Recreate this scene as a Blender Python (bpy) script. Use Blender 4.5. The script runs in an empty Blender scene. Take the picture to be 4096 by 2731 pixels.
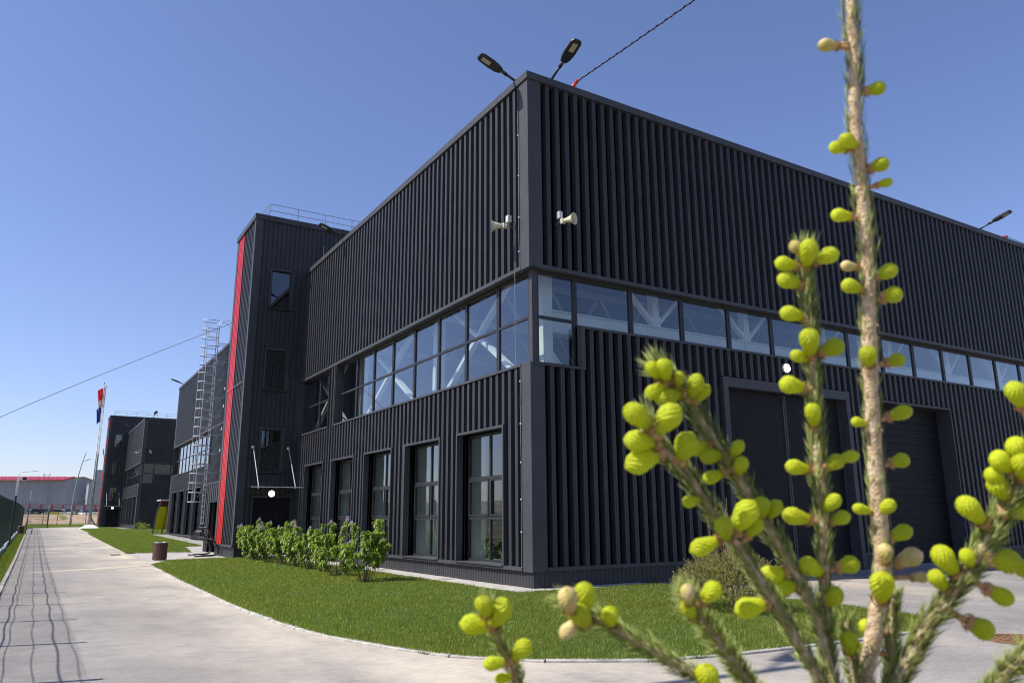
import bpy, math, random
import numpy as np
from mathutils import Matrix, Vector
random.seed(7)
rng = np.random.default_rng(11)
SC = bpy.context.scene
COL = SC.collection

# ------------------------------------------------------------------ camera
CAM = np.array([-8.4771, -13.0751, 1.4])
YAW, PITCH, ROLL, FPX = 0.5507, 0.2275, -0.0061, 3040.3      # focal length in pixels of a 4096 px wide frame
def cam_axes():
    f = np.array([math.sin(YAW)*math.cos(PITCH), math.cos(YAW)*math.cos(PITCH), math.sin(PITCH)])
    r = np.array([math.cos(YAW), -math.sin(YAW), 0.0]); u = np.cross(r, f)
    return r*math.cos(ROLL)+u*math.sin(ROLL), -r*math.sin(ROLL)+u*math.cos(ROLL), f
CR, CU, CF = cam_axes()
cam_data = bpy.data.cameras.new('camera')
cam = bpy.data.objects.new('camera', cam_data); COL.objects.link(cam)
cam.matrix_world = Matrix(((CR[0], CU[0], -CF[0], CAM[0]), (CR[1], CU[1], -CF[1], CAM[1]), (CR[2], CU[2], -CF[2], CAM[2]), (0, 0, 0, 1)))
cam_data.sensor_width = 36.0
cam_data.lens = FPX*36/4096
cam_data.clip_start = 0.05; cam_data.clip_end = 5000
cam_data.dof.use_dof = True; cam_data.dof.focus_distance = 19.0; cam_data.dof.aperture_fstop = 7.0
SC.camera = cam

# ------------------------------------------------------------------ light
SUN_EL = math.radians(51); SUN_DIR = np.array([-0.971*math.cos(SUN_EL), 0.239*math.cos(SUN_EL), math.sin(SUN_EL)])
world = bpy.data.worlds.new('World'); SC.world = world; world.use_nodes = True
wn = world.node_tree; wn.nodes.clear()
sky = wn.nodes.new('ShaderNodeTexSky'); sky.sky_type = 'NISHITA'; sky.sun_disc = False
sky.sun_elevation = SUN_EL; sky.sun_rotation = math.atan2(SUN_DIR[0], SUN_DIR[1])
sky.altitude = 150; sky.air_density = 1.0; sky.dust_density = 0.6; sky.ozone_density = 3.0
bg = wn.nodes.new('ShaderNodeBackground'); bg.inputs['Strength'].default_value = 0.103
wo = wn.nodes.new('ShaderNodeOutputWorld')
tint = wn.nodes.new('ShaderNodeMix'); tint.data_type = 'RGBA'; tint.blend_type = 'MULTIPLY'; tint.inputs[0].default_value = 1.0; tint.inputs[7].default_value = (1.04, .97, 1.14, 1)
wn.links.new(sky.outputs[0], tint.inputs[6]); wn.links.new(tint.outputs[2], bg.inputs[0]); wn.links.new(bg.outputs[0], wo.inputs[0])
sun_data = bpy.data.lights.new('sun', 'SUN'); sun_data.energy = 4.9; sun_data.angle = math.radians(0.53); sun_data.color = (1.0, 0.95, 0.87)
sun = bpy.data.objects.new('sun', sun_data); COL.objects.link(sun)
sun.rotation_euler = Vector(-SUN_DIR).to_track_quat('-Z', 'Y').to_euler(); sun.location = (-30, 10, 40)
SC.view_settings.view_transform = 'Standard'; SC.view_settings.look = 'None'
SC.view_settings.exposure = 0.55; SC.view_settings.gamma = 1.0; SC.view_settings.use_curve_mapping = False
SC.cycles.filter_width = 1.1; SC.cycles.max_bounces = 8; SC.cycles.transparent_max_bounces = 12

# ------------------------------------------------------------------ pixel to place (pixels of the 4096 px frame)
def ray(px, py):
    return CF + CR*(px-2048)/FPX - CU*(py-1365.5)/FPX
def on(ax, val, px, py):
    v = ray(px, py); i = 'xyz'.index(ax); return CAM + v*(val-CAM[i])/v[i]
def zoomp(x0, y0, s):
    return lambda a, b: (x0+a*s, y0+b*s)
def gz(y):                                                  # the ground climbs half a metre towards the far building
    return float(np.interp(y, [-1e4, 21, 30, 39, 55, 75, 100, 140, 1e4], [0, 0, .09, .19, .36, .48, .57, .65, .65]))
def on_ground(px, py):
    z = 0.0
    for _ in range(12):
        p = on('z', z, px, py); z = gz(p[1])
    return on('z', z, px, py)

# ------------------------------------------------------------------ materials
def nodes_of(name):
    m = bpy.data.materials.new(name); m.use_nodes = True
    nt = m.node_tree; b = nt.nodes['Principled BSDF']; return m, nt, b
def noise(nt, scale, detail=4, rough=.55, sx=None):
    geo = nt.nodes.new('ShaderNodeNewGeometry'); mp = nt.nodes.new('ShaderNodeMapping')
    nt.links.new(geo.outputs['Position'], mp.inputs[0])
    if sx: mp.inputs['Scale'].default_value = sx
    n = nt.nodes.new('ShaderNodeTexNoise'); n.inputs['Scale'].default_value = scale
    n.inputs['Detail'].default_value = detail; n.inputs['Roughness'].default_value = rough
    nt.links.new(mp.outputs[0], n.inputs['Vector']); return n
def ramp(nt, src, stops):
    r = nt.nodes.new('ShaderNodeValToRGB'); e = r.color_ramp.elements
    while len(e) < len(stops): e.new(.5)
    for k, (p, c) in enumerate(stops):
        e[k].position = p; e[k].color = (c, c, c, 1) if isinstance(c, float) else (*c, 1)
    nt.links.new(src, r.inputs[0]); return r
def mixc(nt, fac, a, b, mode='MIX'):
    m = nt.nodes.new('ShaderNodeMix'); m.data_type = 'RGBA'; m.blend_type = mode
    for sock, val in ((m.inputs[0], fac), (m.inputs[6], a), (m.inputs[7], b)):
        if hasattr(val, 'is_output'): nt.links.new(val, sock)
        elif isinstance(val, (int, float)): sock.default_value = val
        else: sock.default_value = (*val, 1)
    return m.outputs[2]
def bump(nt, b, src, strength, dist=.01):
    bn = nt.nodes.new('ShaderNodeBump'); bn.inputs['Strength'].default_value = strength; bn.inputs['Distance'].default_value = dist
    nt.links.new(src, bn.inputs['Height']); nt.links.new(bn.outputs[0], b.inputs['Normal'])
def mat(name, c, rough=.5, metal=0., c2=None, scale=6., spec=.5, bmp=0., sx=None, bscale=None):
    m, nt, b = nodes_of(name)
    c2 = c2 or tuple(x*.82 for x in c)
    n = noise(nt, scale, sx=sx); r = ramp(nt, n.outputs[0], [(.35, c2), (.68, c)])
    nt.links.new(r.outputs[0], b.inputs['Base Color'])
    b.inputs['Roughness'].default_value = rough; b.inputs['Metallic'].default_value = metal
    b.inputs['Specular IOR Level'].default_value = spec
    if bmp:
        n2 = noise(nt, bscale or scale*8, 3); bump(nt, b, n2.outputs[0], bmp)
    return m
M = {}
def black_metal(name, c, rough, spec=.30):
    m, nt, b = nodes_of(name)
    n = noise(nt, 1.3, 5, .6); n2 = noise(nt, 14, 4, .6, (1, 1, .12))
    base = ramp(nt, n.outputs[0], [(.3, tuple(x*.82 for x in c)), (.7, tuple(x*1.12 for x in c))])
    dust = ramp(nt, n2.outputs[0], [(.52, 0.), (.8, .16)])
    nt.links.new(mixc(nt, dust.outputs[0], base.outputs[0], (.13, .12, .11)), b.inputs['Base Color'])
    b.inputs['Specular IOR Level'].default_value = spec
    rr = ramp(nt, n2.outputs[0], [(.3, rough-.05), (.7, rough+.08)])
    nt.links.new(rr.outputs[0], b.inputs['Roughness'])
    n3 = noise(nt, 2.2, 2, .5, (1, 1, .5)); bump(nt, b, n3.outputs[0], .12, .02)
    return m
M['black'] = black_metal('black_coated_sheet', (.036, .0365, .042), .42)
M['trim'] = black_metal('black_flashing', (.050, .0515, .059), .50)
M['frame'] = black_metal('dark_window_frame', (.026, .027, .031), .42)
M['gate'] = black_metal('matt_black_gate_sheet', (.010, .010, .0125), .55, .14)
M['red'] = mat('red_sheet', (.50, .010, .007), .38, c2=(.42, .008, .006), scale=2)
M['white_steel'] = mat('white_painted_steel', (.74, .74, .71), .5, c2=(.66, .66, .64), scale=2)
M['zinc'] = mat('galvanised_steel', (.36, .37, .39), .42, .7, c2=(.27, .28, .30), scale=14)
M['pole'] = mat('grey_pole_paint', (.30, .31, .32), .5, c2=(.25, .26, .27), scale=6)
M['galv'] = mat('bright_galvanised_steel', (.60, .61, .63), .45, .45, c2=(.50, .51, .53), scale=14)
M['chrome'] = mat('polished_steel', (.75, .75, .77), .12, 1.0)
M['darkgap'] = mat('dark_interior', (.012, .012, .013), .9)
M['inwall'] = mat('interior_sandwich_wall', (.58, .60, .58), .7, scale=1.)
M['inroof'] = mat('interior_deck', (.12, .125, .14), .6, scale=1.)
M['infloor'] = mat('interior_floor', (.34, .34, .33), .45, scale=.8)
M['rubber'] = mat('black_rubber', (.015, .015, .016), .6)
M['blackpaint'] = mat('black_tube_paint', (.018, .018, .021), .3)
M['horn'] = mat('cream_horn_plastic', (.55, .52, .40), .45, c2=(.47, .44, .34), scale=9)
M['greybox'] = mat('grey_junction_box', (.56, .56, .55), .5)
M['concrete'] = mat('pale_concrete', (.43, .41, .375), .85, c2=(.30, .285, .26), scale=2.4, bmp=.4, bscale=40)
M['kerbstone'] = mat('kerb_concrete', (.44, .42, .38), .85, c2=(.28, .26, .235), scale=5, bmp=.5, bscale=50)
M['whitepaint'] = mat('white_paint', (.78, .77, .74), .55, c2=(.66, .65, .62), scale=3)
M['soil'] = mat('lawn_soil', (.085, .10, .030), .95, c2=(.05, .06, .02), scale=3, bmp=.5)
M['bark'] = mat('lilac_bark', (.23, .17, .115), .85, c2=(.12, .088, .06), scale=30)
M['greenpaint'] = mat('dark_green_coating', (.010, .050, .034), .4, c2=(.007, .036, .025), scale=3)
M['wood'] = mat('brown_slat', (.105, .045, .032), .55, c2=(.065, .028, .021), scale=25, sx=(1, 1, .08))
M['rust'] = mat('rusty_iron', (.24, .115, .045), .8, c2=(.10, .055, .035), scale=22, bmp=.4)
M['greyclad'] = mat('grey_warehouse_sheet', (.30, .31, .35), .5, c2=(.26, .27, .31), scale=.6)
M['redroof'] = mat('crimson_roof_sheet', (.42, .022, .062), .4, c2=(.36, .02, .052), scale=.5)
M['redpost'] = mat('faded_crimson_paint', (.40, .07, .11), .7, scale=2)
M['panelconc'] = mat('grey_concrete_panel', (.36, .36, .37), .85, c2=(.28, .28, .29), scale=1.5)
M['cable'] = mat('black_cable', (.02, .02, .022), .5)
M['galvlamp'] = mat('lamp_lens', (.42, .40, .33), .3)
M['lampbody'] = mat('lamp_housing', (.017, .018, .021), .4)
M['blueboard'] = mat('pale_blue_board', (.46, .54, .58), .5, c2=(.34, .42, .46), scale=5)
def glow(name, c, s):
    m, nt, b = nodes_of(name)
    b.inputs['Base Color'].default_value = (.8, .8, .78, 1); b.inputs['Emission Color'].default_value = (*c, 1); b.inputs['Emission Strength'].default_value = s
    return m
M['glow'] = glow('lit_lamp_opal', (1, .93, .80), 3.0)
def glass(name, tint, refl, fres=.06):
    m, nt, b = nodes_of(name); nt.nodes.remove(b); out = nt.nodes['Material Output']
    tr = nt.nodes.new('ShaderNodeBsdfTransparent'); tr.inputs[0].default_value = (*tint, 1)
    gl = nt.nodes.new('ShaderNodeBsdfGlossy'); gl.inputs['Roughness'].default_value = .01; gl.inputs[0].default_value = (*refl, 1)
    lw = nt.nodes.new('ShaderNodeLayerWeight'); lw.inputs[0].default_value = .5; pw = nt.nodes.new('ShaderNodeMath'); pw.operation = 'POWER'; pw.inputs[1].default_value = 4.0
    fr = nt.nodes.new('ShaderNodeMath'); fr.operation = 'MULTIPLY_ADD'; fr.inputs[1].default_value = 1-fres; fr.inputs[2].default_value = fres
    nt.links.new(lw.outputs['Facing'], pw.inputs[0]); nt.links.new(pw.outputs[0], fr.inputs[0])
    ms = nt.nodes.new('ShaderNodeMixShader')
    nt.links.new(fr.outputs[0], ms.inputs[0]); nt.links.new(tr.outputs[0], ms.inputs[1]); nt.links.new(gl.outputs[0], ms.inputs[2])
    nt.links.new(ms.outputs[0], out.inputs[0]); return m
M['glass'] = glass('coated_glazing', (.86, .90, .90), (.92, .95, 1.0), .075)
M['greenglass'] = glass('green_edge_glass', (.72, .80, .72), (.9, 1, .92), .05)
M['yellowglass'] = glass('yellow_tinted_glass', (.50, .50, .02), (1, 1, .9), .04)
M['redglass'] = glass('red_tinted_glass', (.75, .06, .08), (1, .9, .9), .05)
def two_sided(name, c, tcol, rough=.5, var=.3, w=.35, attr=None):
    m, nt, b = nodes_of(name); out = nt.nodes['Material Output']
    n = noise(nt, 9, 2); col = ramp(nt, n.outputs[0], [(.3, tuple(x*(1-var) for x in c)), (.7, tuple(min(1, x*(1+var)) for x in c))]).outputs[0]
    if attr:
        a = nt.nodes.new('ShaderNodeAttribute'); a.attribute_name = attr
        col = mixc(nt, 1.0, col, a.outputs['Color'], 'MULTIPLY')
    nt.links.new(col, b.inputs['Base Color']); b.inputs['Roughness'].default_value = rough
    t = nt.nodes.new('ShaderNodeBsdfTranslucent'); ms = nt.nodes.new('ShaderNodeMixShader'); ms.inputs[0].default_value = w
    if attr: nt.links.new(mixc(nt, 1.0, tcol, a.outputs['Color'], 'MULTIPLY'), t.inputs[0])
    else: t.inputs[0].default_value = (*tcol, 1)
    nt.links.new(b.outputs[0], ms.inputs[1]); nt.links.new(t.outputs[0], ms.inputs[2]); nt.links.new(ms.outputs[0], out.inputs[0])
    return m
M['grass'] = two_sided('grass_blade', (.15, .20, .03), (.24, .34, .03), .42, .35, .42, 'tint')
M['leaf'] = two_sided('lilac_leaf', (.15, .235, .032), (.34, .46, .035), .40, .3, .4)
M['yellowpanel'] = two_sided('yellow_green_panel', (.33, .34, .008), (.40, .40, .01), .25, .1, .4)
M['lilac'] = two_sided('lilac_blossom', (.60, .45, .68), (.60, .45, .68), .6, .35, .3)
M['needle'] = two_sided('spruce_needle', (.37, .42, .13), (.54, .62, .13), .40, .30, .45)
M['needle2'] = two_sided('young_spruce_needle', (.27, .27, .06), (.36, .37, .06), .5, .3, .35)
M['bud'] = two_sided('fresh_spruce_bud', (.56, .62, .013), (.68, .72, .012), .45, .2, .4)
bn_ = M['bud'].node_tree; bump(bn_, bn_.nodes['Principled BSDF'], noise(bn_, 420, 2).outputs[0], .7, .004)
M['budscale'] = mat('bud_scale', (.52, .31, .14), .7, c2=(.38, .19, .08), scale=120)
M['budtan'] = mat('papery_bud', (.62, .46, .22), .6, c2=(.42, .36, .08), scale=70)
M['sprucebark'] = mat('spruce_twig_bark', (.66, .51, .35), .8, c2=(.44, .29, .17), scale=110, bmp=.6, bscale=260)
def asphalt():
    m, nt, b = nodes_of('dusty_asphalt')
    n1 = noise(nt, .35, 6, .62); n2 = noise(nt, 2.6, 8, .68); n3 = noise(nt, 95, 3, .6); n4 = noise(nt, .22, 5, .6, (1, .55, 1)); n5 = noise(nt, 7, 6, .7, (.35, 1.6, 1))
    c = ramp(nt, n2.outputs[0], [(.3, (.24, .224, .207)), (.72, (.36, .335, .308))]).outputs[0]
    d = ramp(nt, n1.outputs[0], [(.40, 0.), (.66, .9)]); c = mixc(nt, d.outputs[0], c, (.205, .193, .184))
    s = ramp(nt, n4.outputs[0], [(.55, 0.), (.70, .65)]); c = mixc(nt, s.outputs[0], c, (.50, .43, .335))
    k = ramp(nt, n5.outputs[0], [(.66, 0.), (.80, .5)]); c = mixc(nt, k.outputs[0], c, (.55, .50, .43))
    g = ramp(nt, n3.outputs[0], [(.32, .72), (.62, 1.08)]); c = mixc(nt, 1.0, c, g.outputs[0], 'MULTIPLY')
    # sand blown along the lawn kerb
    geo = nt.nodes.new('ShaderNodeNewGeometry'); sp = nt.nodes.new('ShaderNodeSeparateXYZ'); nt.links.new(geo.outputs['Position'], sp.inputs[0])
    mr = nt.nodes.new('ShaderNodeMapRange'); mr.inputs['From Min'].default_value = -7.6; mr.inputs['From Max'].default_value = -5.4; nt.links.new(sp.outputs['X'], mr.inputs['Value'])
    mr2 = nt.nodes.new('ShaderNodeMapRange'); mr2.inputs['From Min'].default_value = -1.5; mr2.inputs['From Max'].default_value = -4.6; nt.links.new(sp.outputs['X'], mr2.inputs['Value'])
    n6 = noise(nt, .8, 6, .65, (1, .5, 1)); w6 = ramp(nt, n6.outputs[0], [(.32, 0.), (.62, .85)])
    m1 = nt.nodes.new('ShaderNodeMath'); m1.operation = 'MULTIPLY'; nt.links.new(mr.outputs[0], m1.inputs[0]); nt.links.new(mr2.outputs[0], m1.inputs[1])
    m2 = nt.nodes.new('ShaderNodeMath'); m2.operation = 'MULTIPLY'; nt.links.new(m1.outputs[0], m2.inputs[0]); nt.links.new(w6.outputs[0], m2.inputs[1])
    c = mixc(nt, m2.outputs[0], c, mixc(nt, n2.outputs[0], (.47, .405, .315), (.60, .53, .43)))
    n7 = noise(nt, 16, 6, .75, (.25, 2.2, 1)); fl = ramp(nt, n7.outputs[0], [(.36, .80), (.6, 1.06)]); c = mixc(nt, 1.0, c, fl.outputs[0], 'MULTIPLY')
    nt.links.new(c, b.inputs['Base Color']); b.inputs['Roughness'].default_value = .88; b.inputs['Specular IOR Level'].default_value = .3
    bump(nt, b, n3.outputs[0], .35, .006); return m
M['asphalt'] = asphalt()
M['newpath'] = mat('pale_concrete_path', (.40, .375, .345), .88, c2=(.29, .275, .255), scale=1.7, bmp=.3, bscale=60)
M['sand'] = mat('spilled_sand', (.47, .39, .29), .95, c2=(.36, .32, .26), scale=4, bmp=.4)
M['dirt'] = mat('sandy_dirt', (.36, .26, .165), .95, c2=(.20, .135, .085), scale=.9, bmp=1.0, bscale=3)
M['ground'] = mat('rough_ground', (.30, .25, .17), .95, c2=(.16, .17, .07), scale=.25, bmp=.5, bscale=5)

# ------------------------------------------------------------------ mesh helper
class MB:
    def __init__(s): s.v = []; s.f = []; s.m = []
    def add(s, vs, fs, mi=0):
        o = len(s.v); s.v += [tuple(map(float, p)) for p in vs]; s.f += [tuple(i+o for i in f) for f in fs]; s.m += [mi]*len(fs)
    def box(s, x0, y0, z0, x1, y1, z1, mi=0):
        s.add([(x0, y0, z0), (x1, y0, z0), (x1, y1, z0), (x0, y1, z0), (x0, y0, z1), (x1, y0, z1), (x1, y1, z1), (x0, y1, z1)],
              [(0, 3, 2, 1), (4, 5, 6, 7), (0, 1, 5, 4), (1, 2, 6, 5), (2, 3, 7, 6), (3, 0, 4, 7)], mi)
        return s
    def bar(s, a, b, w, h, up=(0, 0, 1), mi=0):
        a = np.array(a, float); b = np.array(b, float); t = b-a; t /= np.linalg.norm(t); up = np.array(up, float)
        x = np.cross(t, up)
        if np.linalg.norm(x) < 1e-4: x = np.cross(t, (1., 0, 0))
        x /= np.linalg.norm(x); y = np.cross(x, t); x *= w/2; y *= h/2
        s.add([a-x-y, a+x-y, a+x+y, a-x+y, b-x-y, b+x-y, b+x+y, b-x+y], [(0, 3, 2, 1), (4, 5, 6, 7), (0, 1, 5, 4), (1, 2, 6, 5), (2, 3, 7, 6), (3, 0, 4, 7)], mi)
        return s
    def tube(s, pts, r, n=6, mi=0, caps=True):
        P = [np.array(p, float) for p in pts]; R = r if hasattr(r, '__len__') else [r]*len(P)
        vs = []; fs = []; ref = None
        for i, p in enumerate(P):
            t = P[min(i+1, len(P)-1)]-P[max(i-1, 0)]; t = t/(np.linalg.norm(t)+1e-12)
            if ref is None:
                ref = np.cross(t, (0, 0, 1.)); ref = ref if np.linalg.norm(ref) > .05 else np.cross(t, (1., 0, 0))
            x = ref-t*(ref@t); x /= np.linalg.norm(x); ref = x; y = np.cross(t, x)
            for k in range(n):
                a = 2*math.pi*k/n; vs.append(p+R[i]*(x*math.cos(a)+y*math.sin(a)))
        for i in range(len(P)-1):
            for k in range(n):
                fs.append((i*n+k, i*n+(k+1) % n, (i+1)*n+(k+1) % n, (i+1)*n+k))
        if caps: fs += [tuple(range(n))[::-1], tuple((len(P)-1)*n+k for k in range(n))]
        s.add(vs, fs, mi); return s
    def lathe(s, prof, o, axis, n=16, mi=0):
        o = np.array(o, float); t = np.array(axis, float); t /= np.linalg.norm(t)
        x = np.cross(t, (0, 0, 1.)); x = x if np.linalg.norm(x) > .05 else np.cross(t, (1., 0, 0)); x /= np.linalg.norm(x); y = np.cross(t, x)
        vs = [o+t*h+r*(x*math.cos(2*math.pi*k/n)+y*math.sin(2*math.pi*k/n)) for r, h in prof for k in range(n)]
        fs = [(i*n+k, i*n+(k+1) % n, (i+1)*n+(k+1) % n, (i+1)*n+k) for i in range(len(prof)-1) for k in range(n)]
        s.add(vs, fs, mi); return s
    def prism(s, poly, a, b, axis='y', mi=0):
        def pt(p, w): return {'x': (w, p[0], p[1]), 'y': (p[0], w, p[1]), 'z': (p[0], p[1], w)}[axis]
        n = len(poly); vs = [pt(p, a) for p in poly]+[pt(p, b) for p in poly]
        s.add(vs, [tuple(range(n)), tuple(range(n, 2*n))[::-1]]+[(i, i+n, (i+1) % n+n, (i+1) % n) for i in range(n)], mi); return s
    def mesh(s, name, mats, smooth=False):
        me = bpy.data.meshes.new(name); me.from_pydata(s.v, [], s.f)
        for m in (mats if isinstance(mats, (list, tuple)) else [mats]): me.materials.append(m)
        if any(s.m): me.polygons.foreach_set('material_index', s.m)
        if smooth: me.polygons.foreach_set('use_smooth', [True]*len(s.f))
        me.update(); return me
    def build(s, name, mats, parent=None, smooth=False):
        return link(name, s.mesh(name, mats, smooth), parent)
INV = {}
def link(name, me, parent=None, loc=None, rot=None):
    o = bpy.data.objects.new(name, me); COL.objects.link(o)
    if loc is not None: o.location = loc
    if rot is not None: o.rotation_euler = rot
    if parent is not None:
        o.parent = parent
        o.matrix_parent_inverse = INV[parent.name]
    INV[o.name] = Matrix.Identity(4)
    return o
def tag(o, label=None, cat=None, group=None, kind=None):
    for k, v in (('label', label), ('category', cat), ('group', group), ('kind', kind)):
        if v: o[k] = v
    return o
def thing(name, label, cat, loc=(0, 0, 0), rz=0., group=None):
    o = bpy.data.objects.new(name, None); COL.objects.link(o); o.location = loc; o.rotation_euler = (0, 0, rz); o.empty_display_size = .3
    INV[o.name] = Matrix.Translation(Vector(loc)).inverted()       # parts written in world coordinates keep their place
    return tag(o, label, cat, group)
def local(o): INV[o.name] = Matrix.Identity(4); return o            # parts written in the thing's own coordinates
def copy_tree(o, loc, rz=0., label=None, parent=None):
    c = o.copy(); COL.objects.link(c)
    if parent is None:
        c.location = loc; c.rotation_euler = (0, 0, rz)
        if label: c['label'] = label
    else: c.parent = parent
    for ch in list(o.children): copy_tree(ch, None, parent=c)
    return c
# ------------------------------------------------------------------ ground, roads, lawns
def sheet(name, ys, xl, xr, dz, m, nx=1):
    mb = MB(); rows = []
    for y in ys:
        a, b = xl(y), xr(y)
        rows.append([(a+(b-a)*k/nx, y, gz(y)+dz) for k in range(nx+1)])
    for i in range(len(ys)-1):
        for k in range(nx): mb.add([rows[i][k], rows[i][k+1], rows[i+1][k+1], rows[i+1][k]], [(0, 1, 2, 3)])
    o = mb.build(name, m); return tag(o, kind='structure')
YS = [-60, -20, 0, 10, 21, 25, 30, 34.5, 39, 47, 55, 65, 75, 88, 100, 120, 140]
const = lambda c: (lambda y: c)
# rough ground out to the horizon, rising to the car park beyond the far fence
mb = MB(); gx = [-3000, -600, -200, -80, -40, -20, -9, 0, 9, 20, 40, 80, 200, 600, 3000]
gy = [-1500, -300, -60]+YS[1:]+[150, 160, 166, 171, 185, 260, 400, 1000, 4000]
def bank(y): return gz(y)+float(np.interp(y, [141, 150, 160, 166, 171], [0, .5, 1.5, 1.92, 1.45]))
for i in range(len(gy)-1):
    for k in range(len(gx)-1):
        mb.add([(gx[k], gy[i], bank(gy[i])-.006), (gx[k+1], gy[i], bank(gy[i])-.006), (gx[k+1], gy[i+1], bank(gy[i+1])-.006), (gx[k], gy[i+1], bank(gy[i+1])-.006)], [(0, 1, 2, 3)])
tag(mb.build('ground', M['ground']), kind='structure')
# dirt bank with clods in front of the car park
mb = MB(); nx, ny = 90, 26; vv = []
for j in range(ny+1):
    for i in range(nx+1):
        x = -40+80*i/nx; t = j/ny; y = 138+34*t
        z = bank(y)+.012+(.5*math.sin(x*.7+2*t)*math.sin(t*3.14)+.35*math.sin(x*2.1+t*9))*.5*math.sin(t*3.14)**.6*(1-t)+random.uniform(-.13, .13)*(0 < t < .8)
        vv.append((x, y, max(z, bank(y)+.004)))
mb.add(vv, [(j*(nx+1)+i, j*(nx+1)+i+1, (j+1)*(nx+1)+i+1, (j+1)*(nx+1)+i) for j in range(ny) for i in range(nx)])
tag(mb.build('dirt_bank', M['dirt']), kind='structure')
KL = -8.87                                                   # left kerb of the path
asph = sheet('asphalt_yard', [-60, -20, 0, 10, 21, 23], const(KL), const(60), .004, M['asphalt'])
path = sheet('asphalt_path', [23]+YS[5:14]+[96, 104], const(KL), lambda y: float(np.interp(y, [23, 60, 75, 96, 104], [1.2, 1.2, 40, 6, -1])), .004, M['asphalt'])

LAWN_A = [(-5.19, 14.0), (-5.32, 9.8), (-5.41, 6.7), (-5.45, 4.2), (-5.48, 2.5), (-5.5, 1.0), (-5.5, -.56), (-5.44, -2.2), (-5.25, -3.8), (-4.82, -5.33), (-4.52, -5.82), (-4.17, -6.24),
          (-3.56, -6.70), (-3.06, -6.95), (-2.6, -7.08), (-1.26, -7.19), (.68, -7.28), (1.25, -7.22), (1.85, -6.95), (2.25, -6.5), (2.52, -5.0), (2.56, -3.9), (2.75, -1.2), (2.8, -.46), (-.62, -.46), (-.66, 16.2), (-2.35, 16.9), (-3.4, 16.75), (-4.35, 16.5)]
LAWN_B = [(-5.05, 23.4), (-2.55, 23.1), (-1.95, 29.0), (-1.05, 29.3), (-1.0, 50.6), (3.4, 53.5), (-4.6, 56.2), (-4.88, 55.0), (-5.0, 39.)]
LAWN_C = [(-4.6, 58.2), (3.0, 55.6), (14.0, 56.0), (14.0, 74.0), (-.7, 74.0), (-.8, 91.0), (-2.6, 91.6), (-2.6, 104.), (-3.2, 104.), (-3.6, 90.), (-4.4, 77.0)]
LAWN_L = [(-9.50, -25.), (-8.98, -25.), (-8.98, 96.), (-9.50, 96.)]
LAWN_F = [(-9.5, 97.), (12., 105.), (12., 136.), (-9.5, 136.)]
def poly_obj(name, poly, dz, m):                             # flat polygon cut into strips so that it follows the ground
    import mathutils.geometry as mg
    cuts = sorted({p[1] for p in poly} | {y for y in YS if min(q[1] for q in poly) < y < max(q[1] for q in poly)})
    mb = MB()
    for a, b in zip(cuts[:-1], cuts[1:]):
        if b-a < 1e-6: continue
        def xs(y):
            out = []
            for p, q in zip(poly, poly[1:]+poly[:1]):
                lo, hi = sorted((p[1], q[1]))
                if lo <= (a+b)/2 <= hi and hi > lo: out.append(((p[0]+(q[0]-p[0])*((a+b)/2-p[1])/(q[1]-p[1])), p[0]+(q[0]-p[0])*(y-p[1])/(q[1]-p[1])))
            return [t[1] for t in sorted(out)]
        xa, xb = xs(a), xs(b)
        for k in range(0, len(xa)-1, 2):
            mb.add([(xa[k], a, gz(a)+dz), (xa[k+1], a, gz(a)+dz), (xb[k+1], b, gz(b)+dz), (xb[k], b, gz(b)+dz)], [(0, 1, 2, 3)])
    return tag(mb.build(name, m), kind='structure')
for nm, pl in (('lawn', LAWN_A), ('lawn', LAWN_B), ('lawn', LAWN_C), ('lawn', LAWN_L), ('lawn', LAWN_F)):
    poly_obj(nm, pl, .022, M['soil'])
# sand spilled across the path (a thin patch with its own outline)
for pts in ([(-8.5, 12.2), (-7.2, 12.6), (-6.2, 13.0), (-5.0, 14.2), (-4.9, 15.2), (-5.7, 14.4), (-7.0, 13.4), (-8.4, 12.7)],):
    poly_obj('sand_spill', pts, .007, M['sand'])

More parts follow.
